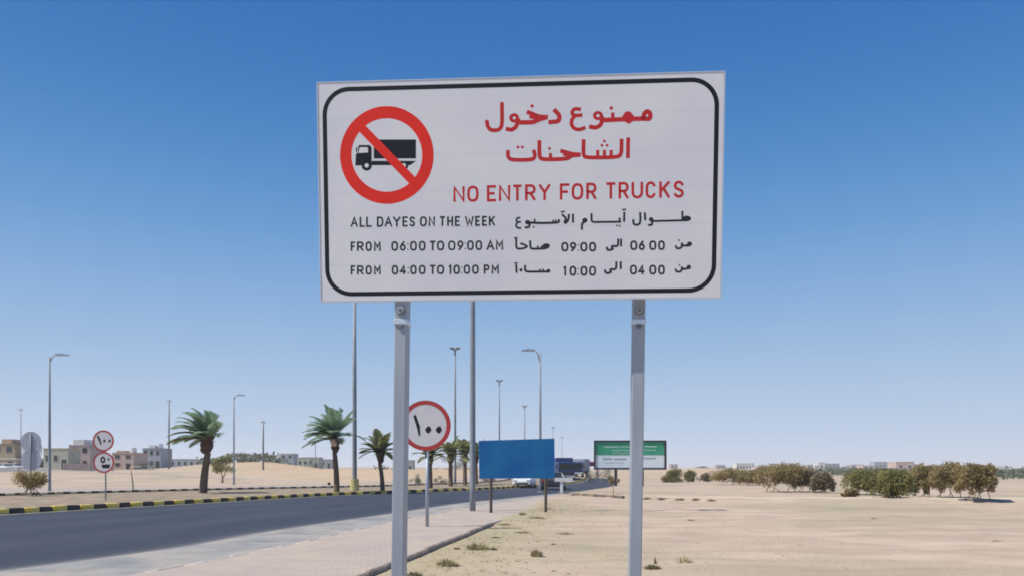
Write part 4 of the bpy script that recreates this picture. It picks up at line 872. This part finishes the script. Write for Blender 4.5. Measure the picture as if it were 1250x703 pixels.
o = g.obj('gravel', M['stone']); tag(o, 'small stones and pebbles scattered over the sand', 'gravel', kind='stuff')
g = G()
for _ in range(700):
    t = rnd.random(); y = 9 + 38 * t ** 1.4; ex = float(np.interp(y, [p_[1] for p_ in EDGE], [p_[0] for p_ in EDGE])); x = ex - rnd.random() * 3.0; s = .005 + .012 * rnd.random() ** 3
    g.add([(x + s * q[0], y + s * q[1], .0755 + s * q[2] * .8) for q in ico], icf)
tag(g.obj('pavement_gravel', M['stone']), 'fine loose grit lying on the pink pavement', 'gravel', kind='stuff')

# ------------------------------------------------------------------ vehicles
def wheel(parent, x, y, r, w, s):
    t = G().tube([(x - s * w / 2, y, r), (x + s * w / 2, y, r)], r, 18).obj('wheel', M['tyre'], parent)
    G().tube([(x + s * (w / 2 + .001), y, r), (x + s * (w / 2 + .012), y, r)], r * .62, 14).obj('rim', M['rim'], t)
def loft(secs, nm, m, parent):
    v = []; f = []; n = len(secs[0])
    for s in secs: v += s
    for i in range(len(secs) - 1):
        for j in range(n): k = (j + 1) % n; f.append((i * n + j, i * n + k, (i + 1) * n + k, (i + 1) * n + j))
    f.append(tuple(range(n))[::-1]); f.append(tuple((len(secs) - 1) * n + j for j in range(n))); return meshobj(nm, v, f, m, parent)
def car(p, rz, m, label, group=None, van=False):
    root = empty('parked_car' if van else 'car', p, rz, label=label, cat='car', group=group); L = 4.5; hw = .9; sec = []
    for (y, zb, zt, w) in [(-2.25, .38, .62, .76), (-2.15, .3, .80, .84), (-1.4, .28, .92, .9), (-.8, .28, .98, .9), (1.3, .28, 1.0, .9), (2.1, .3, .98, .86), (2.25, .4, .80, .78)]:
        sec.append([(-w, y, zb), (w, y, zb), (w + .01, y, (zb + zt) / 2), (w - .06, y, zt), (-w + .06, y, zt), (-w - .01, y, (zb + zt) / 2)])
    loft(sec, 'body', m, root)
    ye = 2.1 if van else 1.7; sec = []
    for (y, zt, w) in [(-1.25, 1.0, .78), (-.45, 1.42, .66), (.1, 1.47, .66), (ye - .7, 1.45, .66), (ye, 1.0, .78)]: sec.append([(-.8, y, .96), (.8, y, .96), (w, y, zt), (-w, y, zt)])
    loft(sec, 'roof', m, root)
    meshobj('windscreen', [(-.74, -1.215, 1.04), (.74, -1.215, 1.04), (.63, -.52, 1.405), (-.63, -.52, 1.405)], [(0, 1, 2, 3)], M['glass'], root)
    meshobj('rear_window', [(-.72, ye + .02, 1.04), (.72, ye + .02, 1.04), (.62, ye - .6, 1.42), (-.62, ye - .6, 1.42)], [(3, 2, 1, 0)], M['glass'], root)
    for s in (-1, 1):
        meshobj('side_window', [(s * .808, -1.0, 1.05), (s * .808, ye - .25, 1.05), (s * .69, ye - .75, 1.38), (s * .69, -.5, 1.38)], [(0, 1, 2, 3)], M['glass'], root)
        G().bbox(s * .6 - .17, s * .6 + .17, -2.26, -2.15, .62, .76, .02).obj('headlight', M['lamp'], root)
        G().bbox(s * .66 - .13, s * .66 + .13, 2.15, 2.27, .66, .86, .02).obj('taillight', M['tail'], root)
        G().bbox(s * .95 - .09, s * .95 + .09, -.95, -.82, .98, 1.10, .02).obj('mirror', m, root)
        for y in (-1.4, 1.35): wheel(root, s * .80, y, .32, .2, s)
    G().bbox(-.6, .6, -2.275, -2.2, .36, .50, .02).obj('grille', M['dark'], root)
    return root
car(flat(640.5, 595), R(-8), M['carwhite'], 'white car coming along the road below the blue sign'); 
car(flat(676, 597.3), R(172), M['cardark'], 'dark car beside the right end of the blue sign')
def lorry(p, rz, mc, mb, label, w=2.5, h=3.3, L=7.5):
    root = empty('lorry', p, rz, label=label, cat='lorry', group='lorries beyond the blue sign')
    G().bbox(-w / 2 + .04, w / 2 - .04, -2.0, 0, .55, h * .82, .12).obj('cab', mc, root)
    meshobj('windscreen', [(-w / 2 + .2, -2.006, h * .47), (w / 2 - .2, -2.006, h * .47), (w / 2 - .25, -2.006, h * .74), (-w / 2 + .25, -2.006, h * .74)], [(0, 1, 2, 3)], M['glass'], root)
    G().bbox(-w / 2, w / 2, .15, L - 2, .95, h, .05).obj('cargo_box', mb, root)
    G().box(-w * .3, w * .3, .01, L - 2.1, .55, .94).obj('chassis', M['dark'], root)
    G().bbox(-w * .35, w * .35, -2.03, -2.001, .95, 1.3, .01).obj('grille', M['dark'], root)
    G().bbox(-w / 2, w / 2, -2.1, -1.99, .42, .74, .03).obj('bumper', M['galv'], root)
    for s in (-1, 1):
        G().bbox(s * w * .38 - .15, s * w * .38 + .15, -2.13, -2.101, .5, .66, .01).obj('headlight', M['lamp'], root)
        G().bbox(s * (w / 2 + .12) - .08, s * (w / 2 + .12) + .08, -1.95, -1.85, h * .5, h * .7, .02).obj('mirror', M['dark'], root)
        for y in (-1.1, 3.2, 4.4): wheel(root, s * (w / 2 - .17), y, .5, .3, s)
lorry(at(689, 112), R(4), M['carblue'], M['carblue'], 'blue lorry with pale cab approaching right of the blue sign')
lorry(at(705.5, 124), R(-14), M['carblue'], WALLS['bluegrey'], 'small blue grey lorry left of the pink canopy column', h=2.9, w=2.2)
car(at(6, 158), R(60), M['carwhite'], 'white parked van at the left picture edge', van=True, group='white cars parked on the far left')
car(at(17, 160), R(75), M['carwhite'], 'white parked car second from the left picture edge', van=True, group='white cars parked on the far left')
# canopy
p = at(712, 150); root = empty('canopy', p, label='flat maroon canopy on columns between blue sign and billboard', cat='canopy'); s_ = 150 / FPX
zc = zof(568.5, 150) - p.z
G().bbox(-2.6, 3.0, -.5, 5, zc, zof(563, 150) - p.z, .05).obj('roof', M['maroon'], root); G().bbox(-2.7, 3.1, -.6, -.501, zof(564.2, 150) - p.z, zof(562.6, 150) - p.z, .02).obj('fascia', M['pinkpost'], root)
for x in (-2.2, -.2, 2.7): G().bbox(x - .15, x + .15, -.3, 0, -.2, zc - .002, .02).obj('column', M['pinkpost'], root)

# ------------------------------------------------------------------ houses
def house(px, D, wpx, ytop, wall, label, depth=7, rz=0, tiers=None, nwin=2, door=True, group=None, cat='house', floors=1, trim='white', yb=None, tank=False):
    p = at(px, D); w = wpx * D / FPX; h = max(1.2, zof(ytop, D) - p.z); root = empty('house', p, rz, label=label, cat=cat, group=group)
    G().box(-w / 2, w / 2, 0, depth, -1.2, h - .25).obj('wall', WALLS[wall], root)
    t = G(); t.box(-w / 2 - .08, w / 2 + .08, -.08, depth + .08, h - .249, h); t.obj('parapet', WALLS[trim], root)
    fh = (h - .3) / floors
    for fl in range(floors):
        for i in range(nwin):
            x = -w / 2 + w * (i + .5) / nwin; ww = min(1.3, w / nwin * .45); wh = min(1.3, fh * .42); zb = fl * fh + fh * .42
            if fl == 0 and door and i == nwin - 1: 
                G().box(x - .5, x + .5, -.04, -.001, 0, min(2.2, fh * .8)).obj('door', M['dark'], root); continue
            wf = G().box(x - ww / 2 - .08, x + ww / 2 + .08, -.05, -.001, zb - .08, zb + wh + .08).obj('window', WALLS[trim], root)
            G().box(x - ww / 2, x + ww / 2, -.06, -.051, zb, zb + wh).obj('pane', M['glass'], wf)
    if tiers:
        for (a, b, yt, mm) in tiers:
            h2 = zof(yt, D) - p.z; G().box(-w / 2 + w * a, -w / 2 + w * b, 1, depth - 1, h + .001, h2).obj('roof_storey', WALLS[mm], root)
    if tank: G().tube([(w * .2, 3, h + .001), (w * .2, 3, h + 1.2)], .7, 14).obj('water_tank', M['carwhite'], root)
    return root
HL = 'houses across the far road on the left'
house(4, 172, 28, 541, 'brown', 'brown house with ochre roof storey at the left picture edge', tiers=[(.3, .75, 535.5, 'ochre')], group=HL, floors=2, trim='khaki')
house(45, 185, 22, 559, 'grey', 'grey low house behind the stacked sign backs', group=HL)
house(-10, 168, 60, 559, 'beige', 'long low beige shed behind the white parked cars', group=HL, nwin=4, cat='shed')
house(68, 172, 30, 546.5, 'green', 'pale green kiosk with yellow fascia right of the leftmost lamp', group=HL, trim='cream', nwin=3, floors=1, depth=5)
house(97, 190, 26, 542.5, 'mauve', 'mauve grey house with white roof storey', group=HL, floors=2, tiers=[(.1, .6, 536, 'white')], trim='mauve')
house(116, 205, 28, 556, 'pink', 'pink low house behind the stacked speed limit discs', group=HL)
house(150, 180, 26, 552, 'pink', 'pinkish brown two storey house right of the speed limit discs', group=HL, floors=2, tiers=[(.1, .5, 549.5, 'beige')], trim='ochre', tank=True)
house(185, 205, 22, 546.5, 'bluegrey', 'blue grey house with dark windows left of the thick utility pole', group=HL, floors=2, nwin=3, tiers=[(.25, .6, 543, 'white')], trim='grey', tank=True)
house(230, 260, 46, 559.5, 'bluegrey', 'long pale blue grey building behind the largest palm trunk', group=HL, nwin=6)
house(350, 300, 16, 553, 'bluegrey', 'blue grey block on the skyline right of the middle utility pole', group=HL, floors=2)
house(376, 290, 26, 557.5, 'green', 'pale green grey building behind the second palm', group=HL, nwin=4)
house(398, 330, 14, 560, 'grey', 'small grey building right behind the second palm trunk', group=HL)
house(497, 330, 14, 561, 'grey', 'small grey building beside the left sign post', group=HL)
# boundary wall, left
def wall_thing(px0, D0, px1, D1, h, m, label):
    a, b = at(px0, D0), at(px1, D1); root = empty('boundary_wall', a, math.atan2(b.y - a.y, b.x - a.x), label=label, cat='wall'); L = (b - a).length
    n = max(2, int(L / 4))
    for i in range(n):
        G().box(L * i / n + .15, L * (i + 1) / n - .15, -.1, .1, -.8, h).obj('wall_panel', m, root)
        G().box(L * i / n - .149, L * i / n + .149, -.18, .18, -.8, h + .15).obj('pier', M['concrete'], root)
wall_thing(78, 156, 140, 158, 1.5, WALLS['mauve'], 'low grey boundary wall left of the stacked speed limit discs')
wall_thing(-15, 150, 60, 152, .9, WALLS['white'], 'low whitish boundary wall in front of the parked cars')
HR = 'distant houses on the right skyline'
rh = [(910, 520, 20, 564, 'white', 'long white shed above the leftmost larger tree', 6), (930, 430, 12, 568.5, 'pink', 'pink house peeping between first trees and dome shaped tree', 3),
      (992, 560, 12, 565.5, 'pink', 'pink low house right of the dome shaped tree', 3), (1003, 520, 7, 563, 'white', 'small white tower house above the left clump', 1),
      (1016, 600, 16, 564.3, 'bluegrey', 'dark grey blue block on the skyline over the gap', 4), (1047, 640, 14, 565.5, 'grey', 'grey block left of the bright green tree top', 3),
      (1060, 470, 12, 566.5, 'pink', 'pinkish house just behind the bright green spreading tree', 2), (1079, 620, 20, 562.3, 'bluegrey', 'blue grey dark roofed block over the two green trees', 5),
      (1105, 380, 20, 562, 'pink', 'pink house between green tree and rightmost clump', 2), (1118, 400, 14, 565, 'mauve', 'mauve house left of the rightmost clump', 2),
      (1140, 520, 14, 566, 'cream', 'cream house behind the rightmost clump', 2), (1178, 500, 5, 563.5, 'white', 'left of two little white roof cabins above the rightmost clump', 1),
      (1184.5, 500, 4.5, 563.5, 'white', 'right of two little white roof cabins above the rightmost clump', 1), (1212, 430, 22, 568.8, 'pink', 'pink long house right of the rightmost clump', 4),
      (1222, 330, 18, 571.5, 'white', 'white house at right with light roof', 3), (1243, 360, 16, 570, 'green', 'grey green house at the right picture edge', 3), (823, 700, 8, 565, 'mauve', 'tiny building on the skyline right of the billboard', 2),
      (880, 760, 10, 566, 'grey', 'tiny grey building on the skyline left of the white shed', 2), (960, 700, 14, 567, 'cream', 'cream building behind the dome shaped tree', 3)]
for (px, D, w_, yt, wl_, lab, nw) in rh:
    house(px, D, w_ * 1.1, yt + 1.0, wl_, lab, depth=9, nwin=nw, door=False, group=HR, trim='white' if wl_ != 'bluegrey' else 'grey')
p = at(1105, 378)
# belts of far scrub
def belt(px0, px1, D0, D1, n, label, m, s=1.6):
    rnd = random.Random(int(px0)); v = []; f = []
    for _ in range(n):
        px = rnd.uniform(px0, px1); D = rnd.uniform(D0, D1); p = at(px, D); r = s * rnd.uniform(.6, 1.3)
        a, b = leaves([((p.x, p.y, p.z + r * .55), (r * 1.5, r, r * .7), 26)], r * .32, rnd); k = len(v); v += a; f += [tuple(i + k for i in q) for q in b]
    tag(meshobj('far_scrub', v, f, M[m]), label, 'scrub', kind='stuff')
belt(1000, 1110, 200, 420, 150, 'grey green scrub belt on the far plain behind green trees', 'leaf_dark')
belt(1200, 1262, 150, 300, 70, 'grey scrub belt at the right picture edge', 'leaf_dark')
belt(455, 600, 200, 330, 60, 'far scrub beyond the sand bank behind palms', 'leaf_dark')
belt(240, 345, 180, 260, 60, 'far scrub between houses and the sand bank on the left', 'leaf_dark')

# ------------------------------------------------------------------ desert haze
hz = G().box(-3300, 3300, -320, 3700, -3, 40).obj('haze', None); hz.data.materials.clear()
hm = bpy.data.materials.new('haze_air'); hm.use_nodes = True; hn = hm.node_tree.nodes; hn.remove(hn['Principled BSDF'])
pv = hn.new('ShaderNodeVolumePrincipled'); pv.inputs['Color'].default_value = (.95, .965, .99, 1); pv.inputs['Density'].default_value = .00034; pv.inputs['Anisotropy'].default_value = .2
hm.node_tree.links.new(pv.outputs[0], hn['Material Output'].inputs['Volume']); hz.data.materials.append(hm)
tag(hz, kind='stuff')

belt(850, 1255, 480, 800, 190, 'faint scrub along the far skyline on the right', 'leaf_dark', 2.4)
